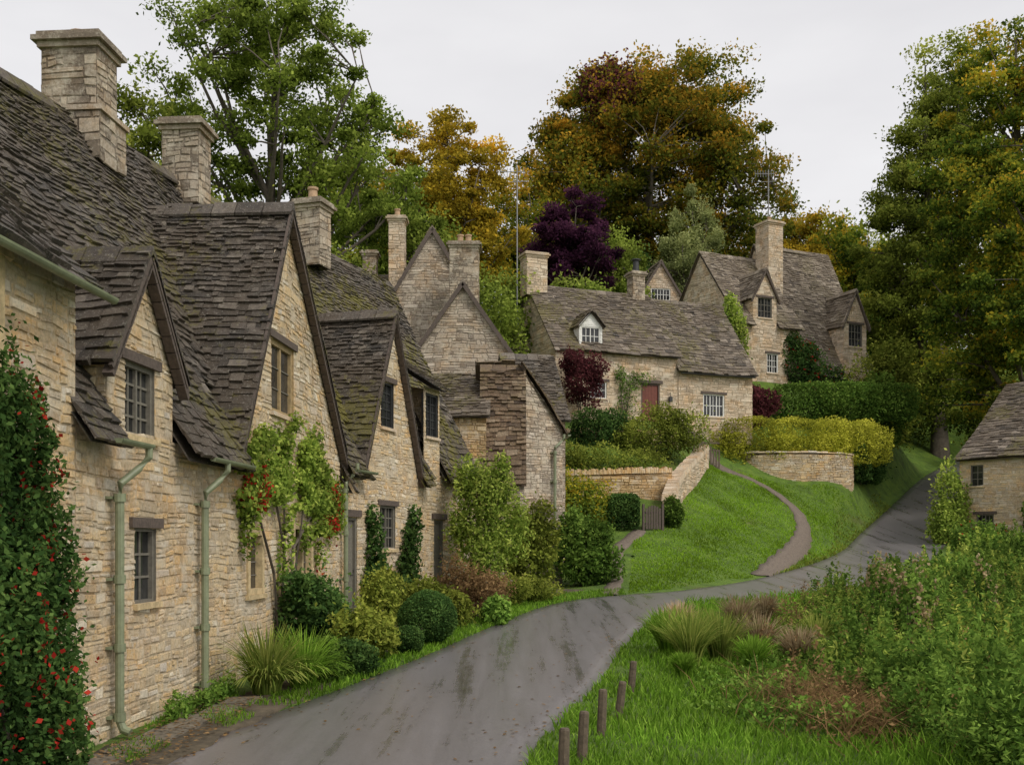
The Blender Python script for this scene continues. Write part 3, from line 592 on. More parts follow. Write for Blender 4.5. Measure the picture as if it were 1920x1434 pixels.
e,FG2,r=house('hillside_cottage_annexe','lower pale stone annexe with white casement window',P(6.52),P(10.76),6.4,7.4,10.5,14.6,holes=[(1.4,2.6,8.3,9.4)],sm=S_PALE,rm=L_MID,ch=.13,sw=.32,ex=.17,tw=.3)
window(e,FG2,1.4,2.6,8.3,9.4,'timber',3,2,2,mat=WHITE)
gutter(e,FG2,0,4.2,10.32,.3,DARKM)
# ---------------------------------------------------------------- upper house
q0=(12.75,60); u=(.90,.436); Q=lambda l:(q0[0]+u[0]*l,q0[1]+u[1]*l)
e,FH,r=house('upper_gabled_cottage','large stone cottage with tan slate roof and gabled dormer',Q(0),Q(4.4),7.2,10.6,14.5,19.3,holes=[(2.0,2.8,11.8,12.9)],cuts=[(1.0,2.7,.3)],sm=S_PALE,rm=L_TAN,ch=.14,sw=.34,ex=.18,tw=.3)
window(e,FH,2.0,2.8,11.8,12.9,'timber',2,3,2,mat=WHITE)
crossgable(e,FH,'dormer_roof',1.0,2.7,1.85,14.2,16.1,16.1,17.6,3.2,hole=(1.35,2.35,14.9,16.05),sm=S_PALE,rm=L_TAN,board=True,cheek=1.8,ch=.14,sw=.34,ex=.18,tw=.3)
window(e,FH,1.35,2.35,14.9,16.05,'timber',2,3,2,mat=WOODG)
chimney(r,*FH.p(4.3,0,-2.6)[:2],.45,1.1,1.2,16.0,21.3,mat=S_PALE,pots=1)
e,FH2,r=house('steep_roofed_cottage','stone cottage with very steep tan slate catslide roof',Q(4.42),Q(10.1),8.2,10.6,12.0,20.4,cuts=[(3.3,5.1,.4)],sm=S_PALE,rm=L_TAN,ch=.14,sw=.34,ex=.18,tw=.3)
crossgable(e,FH2,'dormer_roof',3.3,5.1,4.2,11.9,15.2,15.2,17.1,3.4,hole=(3.7,4.75,13.8,15.15),sm=S_PALE,rm=L_TAN,board=True,cheek=2,ch=.14,sw=.34,ex=.18,tw=.3)
window(e,FH2,3.7,4.75,13.8,15.15,'timber',2,3,2,mat=WOODG)
e,_,r=facing_gable('timber_framed_gable_cottage','small rear gable with pale timber window',9.55,68.5,1.6,13.2,17.6,20.1,4,.2,sm=S_PALE,rm=L_TAN,win=(.95,2.25,17.65,18.4))
window(e,_,.95,2.25,17.65,18.4,'timber',3,2,2,mat=WHITE,lintel=False)
# ---------------------------------------------------------------- waterside cottage
e,FI,r=house('corner_cottage','small honey stone cottage with slate roof beside the meadow',(19.3,46),(22.9,41.6),8.9,1.2,5.7,9.3,holes=[(.5,1.05,4.5,5.4),(.75,1.5,2.1,3.3),(3.3,4.1,2.1,3.3)],sm=S_WARM,rm=L_MID,ch=.12,sw=.28,ex=.17,tw=.3)
window(e,FI,.5,1.05,4.5,5.4,'timber',1,3,2,lintel=False); window(e,FI,.75,1.5,2.1,3.3,'timber',2,3,2); window(e,FI,3.3,4.1,2.1,3.3,'timber',2,3,2)
# ---------------------------------------------------------------- dry stone walls
def drywall(name,label,pts,ta,tb,th=.45,mat=S_ORANGE,cope=True,ch=.09,sw=.26):
    pts=catmull(pts,6); F=PFr(pts); m=MB(); mid=tuple(pts[len(pts)//2]); z0=min(H(*p) for p in pts)-.5; z0=min(z0,tb-.5,ta-.5)
    wall(m,F,[(0,z0),(F.L,z0),(F.L,tb),(0,ta)],(),ch,sw); B=PFr([F.p(u,0,-th)[:2] for u in np.linspace(F.L,0,24)]); wall(m,B,[(0,z0),(B.L,z0),(B.L,ta),(0,tb)],(),ch*1.5,sw*1.5)
    tp=lambda u: ta+(tb-ta)*u/F.L
    us=np.linspace(0,F.L,20)
    for a,b in zip(us[:-1],us[1:]): m.quad(F.p(a,tp(a),0),F.p(b,tp(b),0),F.p(b,tp(b),-th),F.p(a,tp(a),-th),.2)
    for e_ in (0,F.L): m.quad(F.p(e_,z0,0),F.p(e_,z0,-th),F.p(e_,tp(e_),-th),F.p(e_,tp(e_),0),.3)
    k=0
    while k<F.L:
        if cope: w_=U(.05,.1); hh=U(.16,.26); tilt=U(-.03,.03)
        else: w_=U(.2,.5); hh=U(.04,.11); tilt=0
        z=tp(k)
        m.hexa([F.p(k,z,.04),F.p(k+w_,z,.04),F.p(k+w_,z,-th-.04),F.p(k,z,-th-.04),F.p(k+tilt,z+hh,.02),F.p(k+w_+tilt,z+hh*U(.8,1),.02),F.p(k+w_+tilt,z+hh,-th),F.p(k+tilt,z+hh,-th)],U(.35,1)); k+=w_+.012
    return m.obj(name,mat,None,(mid[0],mid[1],H(*mid)),label,'stone wall')
drywall('garden_wall','honey coloured dry stone garden wall with upright coping',[(1.6,41.8),(4,41.6),(6.3,42.0)],4.7,4.85)
drywall('sloping_wall','pale dry stone wall stepping down beside the lawn',[(8.5,48.5),(7.4,45.5),(6.3,42.4),(5.5,39.0)],6.3,3.6,mat=S_PALE)
drywall('retaining_wall','curved dry stone retaining wall below a yellow hedge',[(10.8,53.6),(11.6,52.2),(12.9,51.6),(14.6,51.4),(16.0,51.8),(16.9,52.8),(17.4,54.8)],6.5,6.35,mat=S_WARM,cope=False)
drywall('terrace_wall','low mossy dry stone terrace wall under garden shrubs',[(2,46.8),(4.6,47.2),(7.6,48.8)],6.9,7.0,mat=S_ORANGE)
Fg=Fr(4.75,38.25,5.4,38.4); m=MB(); gz=H(5.05,38.3)
for i in range(6): x=.04+.1*i; boxF(m,Fg,x,x+.075,gz+.05,gz+.8+.1*math.sin(i/5*math.pi),0,.03)
for z in (.2,.6): boxF(m,Fg,0,.65,gz+z,gz+z+.08,-.03,-.002)
for x in (-.08,.65): boxF(m,Fg,x,x+.08,gz-.2,gz+.95,-.05,.04)
m.obj('garden_gate',WOOD,None,(5.05,38.3,gz),'weathered wooden picket gate in the garden wall','gate')
Ff=Fr(8.0,50.2,9.9,50.6); m=MB()
for i in range(14): x=.14*i; z=H(*Ff.p(x,0)[:2]); boxF(m,Ff,x,x+.07,z,z+.85,0,.03)
for h in (.25,.6):
    z=(H(8,50.2)+H(9.9,50.6))/2; boxF(m,Ff,0,1.9,z+h,z+h+.07,-.03,-.002)
m.obj('picket_fence',POSTW,None,(9,50.4,H(9,50.4)),'short weathered picket fence by the hillside cottage','fence')
# ---------------------------------------------------------------- roadside posts
def post(x,y,h,tilt):
    m=MB(); z=H(x,y); rings=[(-.2,.052),(h*.5,.05),(h-.02,.047),(h,.038)]
    tube(m,[(x+tilt*a,y,z+a) for a,_ in rings],[b for _,b in rings],8); o=m.obj('verge_post',POSTW,None,(x,y,z),'short weathered timber post on the grass verge','post'); o['group']='timber posts along the lane verge'
for a in [(.45,9.4,.46,.03),(.66,10.1,.5,.05),(.97,11.6,.5,.04),(1.28,12.8,.42,.12),(1.63,14.6,.42,.08)]: post(*a)
def aerial(x,y,z0,z1,lab):
    m=MB(); tube(m,[(x,y,z0),(x,y,z1)],.035,6); o=m.obj('tv_aerial',ALU,None,(x,y,z0),lab,'aerial')
    b=MB(); zz=z1-.25; tube(b,[(x-.8,y,zz),(x+.4,y,zz)],.022,5)
    for i in range(8): tube(b,[(x-.8+i*.16,y-.05,zz-.22),(x-.8+i*.16,y+.05,zz+.22)],.014,4)
    tube(b,[(x-.4,y,zz-.5),(x+.5,y,zz-.45)],.022,5)
    b.obj('antenna',ALU,o)
aerial(.25,52.0,12.6,20.4,'tall thin television aerial mast beside a chimney')
ax,ay,_z=FH.p(4.3,0,-2.6); aerial(ax,ay+.2,21.2,24.6,'television aerial on a tall chimney')
# ---------------------------------------------------------------- foliage
def leafquads(P,size,up=.35,asp=.55,out=None):
    n=len(P); N=rng.normal(size=(n,3)); N/=np.linalg.norm(N,axis=1)[:,None]; N[:,2]+=up
    if out is not None: N+=out*.6
    N/=np.linalg.norm(N,axis=1)[:,None]
    R=rng.normal(size=(n,3)); A=np.cross(N,R); A/=np.linalg.norm(A,axis=1)[:,None]+1e-9; B=np.cross(N,A)
    s=(size*rng.uniform(.6,1.35,n))[:,None]
    return np.stack([P-A*s,P+B*s*asp-A*s*.1,P+A*s,P-B*s*asp-A*s*.1],1)
def lump(D,k=3,seed=0):
    r=np.random.default_rng(seed); o=np.zeros(len(D))
    for i in range(6): o+=np.sin(D@(r.normal(size=3)*k*(1+.4*i))+r.uniform(0,6))/(1+.4*i)
    return o/2.6
def cloud(ells,n,rough=.22,fill=.25,seed=1,box=False):
    ells=np.array(ells,float); vol=(ells[:,3]*ells[:,4]*ells[:,5])**.67; pk=rng.choice(len(ells),n,p=vol/vol.sum())
    D=rng.normal(size=(n,3)); D/=np.linalg.norm(D,axis=1)[:,None]
    sh=1/((np.abs(D)**6).sum(1)**(1/6)) if box else np.ones(n)
    lp=lump(D+ells[pk,:3]*.7,3.2,seed)+.45*lump(D*2.2+ells[pk,:3],4.5,seed+1); r=1+rough*lp-np.abs(rng.normal(size=n))*.10
    r=np.where(rng.random(n)<.10,r+np.abs(rng.normal(size=n))*rough*.6,r)
    f=rng.random(n)<fill; r=np.where(f,r*rng.random(n)**.4,r)
    P=ells[pk,:3]+D*ells[pk,3:]*(r*sh)[:,None]
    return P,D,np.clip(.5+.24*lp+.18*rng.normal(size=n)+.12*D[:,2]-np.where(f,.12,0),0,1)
def shrub(name,label,cat,x,y,ells,n,size,mat,rough=.25,seed=None,accent=None,z=None,stems=5,asp=.55,up=.3,fill=.25,box=False):
    z=H(x,y) if z is None else z; seed=seed or random.randint(1,999)
    E=[(x+a,y+b,z+c,d,e_,f) for a,b,c,d,e_,f in ells]
    P,D,T=cloud(E,n,rough,fill,seed,box)
    k=P[:,2]>z-.05; P,D,T=P[k],D[k],T[k]
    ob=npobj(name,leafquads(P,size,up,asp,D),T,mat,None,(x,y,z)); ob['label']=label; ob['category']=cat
    if stems:
        m=MB()
        for i in range(stems):
            e_=E[i%len(E)]; q=(e_[0]+U(-.4,.4)*e_[3],e_[1]+U(-.4,.4)*e_[4],e_[2]+U(-.2,.4)*e_[5])
            b=(x+U(-.12,.12),y+U(-.12,.12),z-.1); mid=((b[0]+q[0])/2+U(-.1,.1),(b[1]+q[1])/2,(b[2]+q[2])/2)
            tube(m,[b,mid,q],[.03,.02,.008],5)
        m.obj('stem',BARK,ob)
    if accent:
        am,an,asz,anm=accent; P2,D2,T2=cloud(E,an*3,rough,0,seed)
        lp=lump(P2*2.5,1.6,seed+5); k=np.argsort(-lp)[:an]; P2=P2[k]+D2[k]*.03; npobj(anm,leafquads(P2,asz,0,.8),T2[k],am,ob)
    return ob
def tree(name,label,x,y,ells,clumps,per,cr,size,mat,tr=.35,seed=1,top=None,extra=None,mains=8,z=None,flat=.6,shell=.5,lean=0):
    per=int(per*1.35); size*=.82
    z=H(x,y) if z is None else z; r=np.random.default_rng(seed)
    E=np.array([(x+a,y+b,z+c,d,e_,f) for a,b,c,d,e_,f in ells]); vol=E[:,3]*E[:,4]*E[:,5]; pk=r.choice(len(E),clumps,p=vol/vol.sum())
    D=r.normal(size=(clumps,3)); D/=np.linalg.norm(D,axis=1)[:,None]; C_=E[pk,:3]+D*E[pk,3:]*(r.random(clumps)**shell)[:,None]
    rad=cr*r.uniform(.5,1.4,clumps); n=clumps*per; ci=np.repeat(np.arange(clumps),per)
    d=r.normal(size=(n,3)); d/=np.linalg.norm(d,axis=1)[:,None]; rr_=(r.random(n)**.5)*(1+.38*lump(d+C_[ci],3,seed)); rr_=np.where(r.random(n)<.08,rr_*1.2,rr_)
    P=C_[ci]+d*rr_[:,None]*rad[ci,None]*np.array([1,1,flat]); ct=r.normal(size=clumps)*.13
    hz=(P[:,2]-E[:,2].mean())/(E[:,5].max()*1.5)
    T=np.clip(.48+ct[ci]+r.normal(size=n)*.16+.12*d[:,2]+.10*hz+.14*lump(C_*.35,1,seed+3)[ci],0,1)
    e=thing(name,label,'tree',(x,y,z))
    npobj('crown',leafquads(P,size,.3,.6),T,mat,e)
    if extra:
        m2,fr,cen,rad2=extra; k=np.linalg.norm((P-np.array(cen))/np.array(rad2),axis=1)+r.normal(size=n)*.12<1
        k&=r.random(n)<fr
        Q_=P[k]+r.normal(size=(k.sum(),3))*.12; npobj('crown',leafquads(Q_,size*1.15,.3,.6),T[k],m2,e)
    m=MB(); ztop=float((E[:,2]+E[:,5]*.55).max()); cx=float(E[:,0].mean()); cy=float(E[:,1].mean())
    base=Vector((x,y,z-.3)); tp=Vector((cx,cy,ztop)); tpts=[]
    for i in range(9):
        t=i/8; q=base.lerp(tp,t); q.x+=.25*math.sin(t*5+seed)*t; q.y+=.2*math.sin(t*4+seed*2)*t; tpts.append(q)
    tube(m,tpts,[tr*(1.35 if i==0 else 1)*(1-.9*i/8) for i in range(9)],9)
    nodes=[(p,tr*(1-.9*i/8)) for i,p in enumerate(tpts) if i>=2]
    far=sorted(range(clumps),key=lambda i:-np.linalg.norm((C_[i]-np.array([cx,cy,C_[i][2]]))))[:clumps//2]
    TS=[i/6 for i in range(7)]
    for i in r.choice(far,min(mains,len(far)),replace=False):
        q=Vector(C_[int(i)].tolist()); hz_=max(0,min(.7,((q.z-z)/(ztop-z))*.6)); j=min(8,int(hz_*8)); s=tpts[j]
        mid=s.lerp(q,.5)+Vector((0,0,-.12*(q-s).length+U(0,.5))); pts=[]
        for t in TS:
            pts.append(s.lerp(mid,t).lerp(mid.lerp(q,t),t)+Vector((U(-.12,.12),U(-.12,.12),U(-.1,.1))))
        R0=tr*.45*(1-.6*j/8); tube(m,pts,[R0*(1-.85*t)+.015 for t in TS],6); nodes+= [(p,R0*(1-.85*t)+.015) for p,t in zip(pts[2:],TS[2:])]
    for i in range(clumps):
        q=Vector(C_[i].tolist()); c=[(n_,(n_[0]-q).length+(1.5 if n_[0].z>q.z else 0)) for n_ in nodes]; n_,dd=min(c,key=lambda k:k[1])
        if dd>.5:
            mid=n_[0].lerp(q,.5)+Vector((U(-.2,.2),U(-.2,.2),U(-.1,.25))); tube(m,[n_[0],mid,q],[min(.09,n_[1]*.7),.04,.015],5)
    m.obj('trunk',BARK,e,smooth=True); return e
tree('ash_tree','tall open crowned green tree behind the cottage roofs',-11.3,50,[(0,0,14,5.6,5,5.3),(2.8,0,10,3.8,3.5,3.4),(-2.4,0,17,3,3,3.2),(-3.5,1,9,3,3,3),(3.2,0,13.5,2.8,2.6,2.6)],210,190,.9,.12,LF_ASH,.42,3,mains=20,shell=.42)
tree('hazel_tree','mid green leafy tree behind a stone chimney',-15.8,44,[(0,0,8.6,3.2,3,4.4),(1.5,0,6,3,3,3.4)],80,300,1.1,.12,LF_OLIVE,.3,4)
tree('lime_tree','yellow green tree beyond the ridge',-12.9,37,[(0,0,5.6,2.4,2.4,2.4)],45,320,.8,.10,LF_ASH,.2,5)
tree('young_sycamore_tree','slender green tree with thin foliage',-7.4,60,[(0,0,8.6,3.8,3,4.3),(2,0,6,3,3,3)],95,220,.95,.13,LF_ASH,.25,6,mains=12)
tree('field_maple_tree','yellow green rounded tree between taller trees',-9.3,74,[(0,0,8,4.2,3,5),(3.5,0,6.5,3.5,3,4)],85,250,1.2,.16,LF_TURN,.3,26)
tree('golden_maple_tree','golden yellow autumn tree above the cottages',-4.2,70,[(0,0,10.6,4.4,3.3,4.6),(.3,0,7.0,4.8,3.3,3.6)],190,210,1.0,.14,LF_ORANGE,.3,7,mains=16,shell=.40)
tree('rowan_tree','green and gold tree beside the great beech',.2,76,[(0,0,7.5,3.2,3,5),(2,0,6,3,3,4)],85,250,1.1,.15,LF_TURN,.25,27)
tree('beech_tree','huge copper and green autumn beech tree on the hill',10.3,82,[(0,0,14.6,8.6,6,8.0),(-6.2,0,11.5,4.4,4,6),(6.8,0,12.5,4.6,4,6.6),(-1.5,0,18.4,5.4,4,4.4),(3.8,0,19.2,4.9,4,4.6),(0,0,8,6.5,4,4)],540,210,1.4,.17,LF_BEECH,.75,8,mains=24,extra=(LF_MAROON,.95,(7.2,80,36.3),(2.2,5,2.8)),shell=.36)
tree('purple_plum_tree','dark purple leaved tree above the cottage roof',3.7,66,[(0,0,8.2,2.3,2.2,3.3),(-.9,0,6.8,1.9,1.8,2.6),(1,0,7,1.9,1.8,2.8)],90,280,.72,.12,LF_PURP,.2,9)
tree('birch_tree','pale feathery grey green birch tree',12.5,75,[(0,0,8.0,2.1,1.8,4.6),(0,0,5.0,3.0,2.2,3)],100,250,.75,.10,LF_PALE,.16,10,flat=1.1)
tree('willow_tree','pale olive bushy tree by the upper cottages',7.2,69,[(0,0,4.5,1.7,1.6,3.6)],45,280,.7,.11,LF_ASH,.14,11,flat=1.1)
tree('orange_oak_tree','small orange autumn tree on the hilltop',27.0,92,[(0,0,7,4.5,3,4.5)],80,240,1.2,.17,LF_ORANGE,.3,12)
tree('distant_oak_tree','dark rounded tree on the hilltop',22.5,94,[(0,0,9,4.4,3,4.4),(0,0,4,5,3,3.5)],90,250,1.3,.17,LF_OLIVE,.3,13)
tree('hilltop_ash_tree','green hilltop tree behind the steep roofed cottage',26.6,82,[(0,0,8,3.6,3,4.4),(1,0,3.5,4.5,3,3)],95,260,1.15,.16,LF_TURN,.3,28)
tree('dark_lime_tree','very tall green tree beside the climbing lane',28.9,72,[(0,0,15,4.8,4,10),(-2.8,0,11,3.2,3,6.5),(1,0,23.5,3.4,3,5),(-1,0,5,4,3,3.5),(-2.2,0,19,2.6,2.5,4)],260,280,1.15,.14,LF_OLIVE,.5,14,mains=16)
tree('turning_lime_tree','huge green tree turning yellow beside the lane',28.6,57.5,[(0,0,13,5.6,4.5,9.5),(-3.4,0,9.3,3.7,3.5,5.2),(-2.8,0,16,3.4,3,5),(2,0,19,4,3,5),(-3.0,1.5,5.2,2.8,2.5,2.8),(-3.0,0,20.5,2.8,2.6,4.2),(-.5,0,22.5,3,3,3.2)],370,290,1.0,.125,LF_TURN,.5,15,mains=20)
tree('hornbeam_tree','broad leafy tree overhanging the corner cottage',27.6,51,[(0,0,7.5,3.3,3,4.3),(-1.6,1.5,10.5,3.2,3,4),(-1,2,15,3,3,4)],140,300,.9,.12,LF_TURN,.35,16)
E=[]
for i in range(46):
    x=-52+i*2.6+U(-1,1); y=100+U(-6,10); z=H(x,y); h=U(9,13.5)+(2 if x<-20 else 0); E.append((x,y,z+h*.5,3.4*U(.8,1.2),3,h*.52))
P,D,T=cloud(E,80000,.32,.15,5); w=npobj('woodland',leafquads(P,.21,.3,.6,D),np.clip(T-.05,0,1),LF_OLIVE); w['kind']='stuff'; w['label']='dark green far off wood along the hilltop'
E=[]
for i in range(16):
    x=-9+i*2.3; y=76+U(-3,3)
    if 14<x<22: y=80
    z=H(x,y); h=U(4.5,7); E.append((x,y,z+h*.4,2.2,2,h*.6))
P,D,T=cloud(E,40000,.35,.15,6); w=npobj('hill_thicket',leafquads(P,.15,.3,.6,D),np.clip(T-.05,0,1),LF_GREEN); w['kind']='stuff'; w['label']='dark thicket of shrubs behind the upper cottages'
E=[]
for x,y,r_,h in [(23.9,68.5,1.8,5.5),(24.8,71,2.4,6),(27.5,73.5,2.6,6.5),(31.2,67.5,2.4,5),(34,71,3,7),(30,63,1.8,3.6),(36,66,3,7),(33,79,4,8),(28,78,4,8),(38,74,4,8),(22.6,72,2.2,6)]:
    z=H(x,y); E.append((x,y,z+h*.4,r_,r_*.9,h*.6))
P,D,T=cloud(E,64000,.35,.2,16); w=npobj('lane_thicket',leafquads(P,.10,.3,.6,D),T,LF_OLIVE); w['kind']='stuff'; w['label']='dense mixed green thicket closing over the climbing lane'
shrub('laurel_bush','dark bush behind the cottage roofs','bush',-8.6,38,[(0,0,4.2,2.6,2,3.2),(2.2,0,4.5,1.8,1.6,2.8)],10000,.09,LF_OLIVE,.35)
shrub('elder_bush','green bush between chimneys','bush',-1.6,50,[(0,0,3.6,2.0,1.6,3.2),(1.6,3,4.5,1.6,1.6,2.8)],11000,.095,LF_ASH,.35)
shrub('privet_bush','bright green bush behind the pale cottage','bush',4.2,59,[(0,0,4.0,2.6,1.4,3.0)],9000,.11,LF_LIME)
shrub('conifer_bush','dark evergreen behind the upper cottage','bush',7.6,75,[(0,0,3,2.6,2,5)],8000,.14,LF_DARK)
shrub('pyracantha_climber','dense dark green wall climber with deep red leaves','climbing plant',-4.28,9.0,[(0,0,1.2,.38,1.0,1.35),(-.05,-.1,2.5,.30,.9,1.2),(.08,.35,.7,.38,.65,.9),(-.1,-.7,3.3,.28,.65,.75),(0,.3,3.0,.22,.45,.55),(.1,.6,1.9,.22,.4,.6),(.1,.75,.4,.28,.4,.5)],38000,.032,LF_DARK,.36,21,accent=(LF_RED,1700,.026,'red_leaves'),fill=.35)
def climber(name,label,F,blobs,n,size,mat,accent=None,stem=None,seed=3,bm=BARK,fill=.3,cat='climbing plant'):
    x,y,_=F.p(stem[0][0] if stem else blobs[0][0],0,.12); z=H(x,y)
    E=[]
    for u_,v_,ru,rv in blobs:
        q=F.p(u_,v_,.12); E.append((q[0],q[1],q[2],.16+ru*abs(F.u[0]),ru*abs(F.u[1])+.15*abs(F.n[1]),rv))
    P,D,T=cloud(E,n,.45,fill,seed); ob=npobj(name,leafquads(P,size,.2,.6,D),T,mat,None,(x,y,z)); ob['label']=label; ob['category']=cat
    if stem:
        m=MB()
        for s in stem: tube(m,[F.p(a,b,.07+U(0,.04)) for a,b in s[1:]],[.03-.02*i/len(s) for i in range(len(s)-1)],5)
        m.obj('stem',bm,ob)
    if accent:
        am,an,asz,anm,sel=accent; E2=[E[i] for i in sel]; P2,D2,T2=cloud(E2,an*2,.45,0,seed+9); lp=lump(P2*2,1.2,seed); k=np.argsort(-lp)[:an]
        npobj(anm,leafquads(P2[k]+D2[k]*.05,asz,0,.7),T2[k],am,ob)
    return ob
rb=random.Random(5); BL=[]
for i in range(60):
    u_=rb.uniform(4.9,10.6); top=3.95-.10*abs(u_-7.2)**1.3; v_=rb.uniform(top-.95-.5*rb.random(),top)
    BL.append((u_,v_,rb.uniform(.12,.45),rb.uniform(.08,.28)))
BL+=[(5.1,2.5,.12,.35),(5.3,2.9,.25,.4),(10.2,2.5,.2,.4),(9.9,2.8,.3,.4),(7.1,2.3,.12,.4),(6.9,1.7,.08,.5),(7.6,4.15,.2,.2),(8.9,4.0,.2,.25),(9.3,1.9,.1,.3),(5.0,2.1,.08,.3),(8.3,2.2,.15,.3)]
climber('virginia_creeper','yellow green creeper with scarlet leaves on the big gable',F2,BL,16000,.040,LF_LIME,
  (LF_RED,800,.033,'red_leaves',[60,61,62,63,68]),[(6.9,(6.95,.2),(6.85,1.2),(7.1,2.2),(7.0,3.2)),(6.9,(7.1,.2),(7.2,1.5),(6.7,2.6),(6.1,3.4)),(6.9,(7.0,.2),(7.4,1.2),(8.2,2.7),(8.9,3.4)),(6.9,(6.8,.2),(6.5,1.6),(5.6,2.6)),(6.9,(7.1,.3),(7.6,2.0),(9.2,2.8),(10.1,3.0))],fill=.6)
climber('ivy','dark ivy clump climbing between cottage windows',F3,[(1.4,1.9,.25,.6),(1.6,1.3,.4,.5),(1.2,1.2,.3,.4),(3.5,1.9,.3,.7),(3.3,1.3,.45,.6),(3.0,.9,.5,.5),(2.3,1.05,.5,.4),(3.8,2.6,.15,.4),(1.3,2.6,.12,.3)],9000,.05,LF_DARK,stem=[(2.3,(2.3,.5),(2,1.2),(1.6,1.8)),(2.3,(2.5,.5),(3,1.2),(3.5,2))])
shrub('golden_climbing_shrub','tall yellow green flowering shrub against the cottage','bush',-.85,27.2,[(0,.2,2.3,.6,.6,1.1),(.1,0,1.1,.55,.6,.9),(.35,.4,2.9,.5,.5,.6),(-.3,.3,3.1,.3,.4,.5),(.8,.5,1.9,.45,.5,.8),(.6,.2,3.4,.2,.2,.35),(-.5,.2,1.9,.3,.3,.5)],15000,.047,LF_LIME,.5)
shrub('viburnum_shrub','rounded green garden shrub by the end cottage','bush',.45,28.8,[(0,0,1.0,.7,.6,.9),(.2,.2,1.7,.55,.5,.7),(-.3,.1,1.9,.3,.3,.5)],9000,.055,LF_OLIVE,.45)
shrub('laurel_shrub','large glossy green shrub at the corner of the row','bush',2.1,31.9,[(0,0,1.0,.85,.8,1.0),(.4,.3,.7,.8,.7,.8),(-.2,.2,1.7,.5,.5,.6),(.5,.1,1.5,.4,.4,.5)],12000,.06,LF_GREEN,.38)
shrub('hydrangea_shrub','dark leafy shrub against the stone wall','bush',-3.35,17.8,[(0,0,.7,.48,.55,.6),(.1,.5,.5,.42,.45,.5),(-.1,-.2,1.1,.32,.35,.35)],9000,.045,LF_DARK,.45)
shrub('fuchsia_shrub','mid green leafy shrub beside the lane','bush',-2.5,17.4,[(0,0,.45,.40,.42,.42),(.2,.4,.4,.36,.38,.34)],7000,.04,LF_OLIVE,.45)
shrub('box_ball','clipped round box bush beside the lane','bush',-1.55,19.6,[(0,0,.50,.55,.55,.50)],13000,.024,LF_DARK,.05,stems=2)
shrub('small_box_ball','small clipped round box bush','bush',-1.8,18.4,[(0,0,.24,.28,.28,.26)],5000,.022,LF_DARK,.07,stems=2)
shrub('heather_bush','low dark green mound at the lane edge','bush',-2.32,16.2,[(0,0,.22,.28,.3,.26),(-.25,.3,.25,.3,.3,.28)],5000,.03,LF_DARK,.35,stems=2)
shrub('lavender_bush','low olive mound of garden plants','bush',-2.75,15.6,[(0,0,.25,.35,.35,.32)],4000,.03,LF_GREEN,.45,stems=2)
shrub('wall_fern','small fern tufts at the foot of the wall','plant',-3.95,12.6,[(0,0,.12,.15,.4,.18),(.05,.9,.1,.14,.3,.16),(.1,1.6,.14,.16,.3,.2)],2600,.035,LF_FRESH,.6,stems=2,asp=.35)
shrub('dry_perennial_plant','brown and green fading perennial plants','plant',-.75,23.6,[(0,0,.5,.5,.7,.55),(-.5,.6,.7,.5,.6,.6),(.3,1.0,.5,.4,.5,.45)],8000,.035,LF_BROWN,.55)
shrub('hosta_plant','low bright green leafy plant by the lane','plant',-.35,22.6,[(0,0,.25,.28,.3,.3)],2500,.06,LF_FRESH,.3,stems=2)
shrub('geranium_plant','green border plants beside the verge','plant',-1.3,22.3,[(0,0,.35,.45,.5,.4),(-.5,.4,.5,.5,.5,.5)],5000,.045,LF_OLIVE,.45,stems=2)
shrub('rose_bush','leafy rose bush against the cottage','bush',-2.6,20.9,[(0,0,.6,.35,.45,.6),(.1,.6,.7,.35,.4,.5)],5000,.04,LF_OLIVE,.5)
shrub('fern_plant','trailing border plants at the garden edge','plant',.6,27.3,[(0,0,.3,.5,.6,.35),(-.6,-.9,.3,.45,.6,.35)],5000,.04,LF_OLIVE,.5,stems=2)
# hillside garden
shrub('yellow_hedge','long clipped golden privet hedge on a stone wall','hedge',14,52.6,[(-4.0,1.0,1.75,1.4,1.0,1.1),(-1.9,.2,1.75,1.8,.9,1.1),(.6,.0,1.75,1.8,.9,1.05),(2.6,.6,1.7,1.5,.9,1.05),(4.0,1.9,1.65,1.2,1.0,1.0),(-3.4,-.1,1.2,.8,.8,.9),(1.0,-.5,1.3,1.0,.5,.6),(-.8,-.6,1.3,.8,.5,.6)],50000,.05,LF_YEL,.13,z=5.4,stems=6,box=True)
shrub('yew_hedge','dark clipped evergreen hedge below the upper cottage','hedge',17.5,57,[(-2,0,1.6,1.5,.8,1.0),(.4,0,1.65,1.6,.8,1.0),(2.6,.4,1.6,1.6,.8,1.0)],18000,.07,LF_GREEN,.12,z=8.0,box=True)
shrub('maroon_shrub','dark red leaved shrub beside the pale cottage','bush',12.6,56,[(0,0,1.3,1.2,1,1.0)],7000,.08,LF_MAROON,.35,z=8.0)
shrub('purple_acer_tree','small purple leaved tree before the pale cottage','tree',3.2,48.6,[(0,0,2.2,1.0,.8,1.1),(-.4,0,3.1,.6,.6,.6),(.5,0,2.8,.6,.5,.6)],9000,.06,LF_MAROON,.4,z=7.2)
shrub('clipped_hedge','dark rounded hedge in the terraced garden','hedge',3.5,46.6,[(0,0,.8,1.0,.8,1.0),(.9,.5,1.0,.8,.7,.8),(-.6,0,0,.8,.7,.8)],9000,.06,LF_DARK,.15,z=6.2)
shrub('garden_shrub','spreading green garden shrub on the terrace','bush',6.4,46.6,[(0,0,.9,1.3,.9,1.1),(1.2,.3,1.2,.9,.8,.9),(-1.2,0,.6,.9,.8,.9),(.4,0,1.8,.7,.7,.5)],14000,.055,LF_OLIVE,.45,z=5.8)
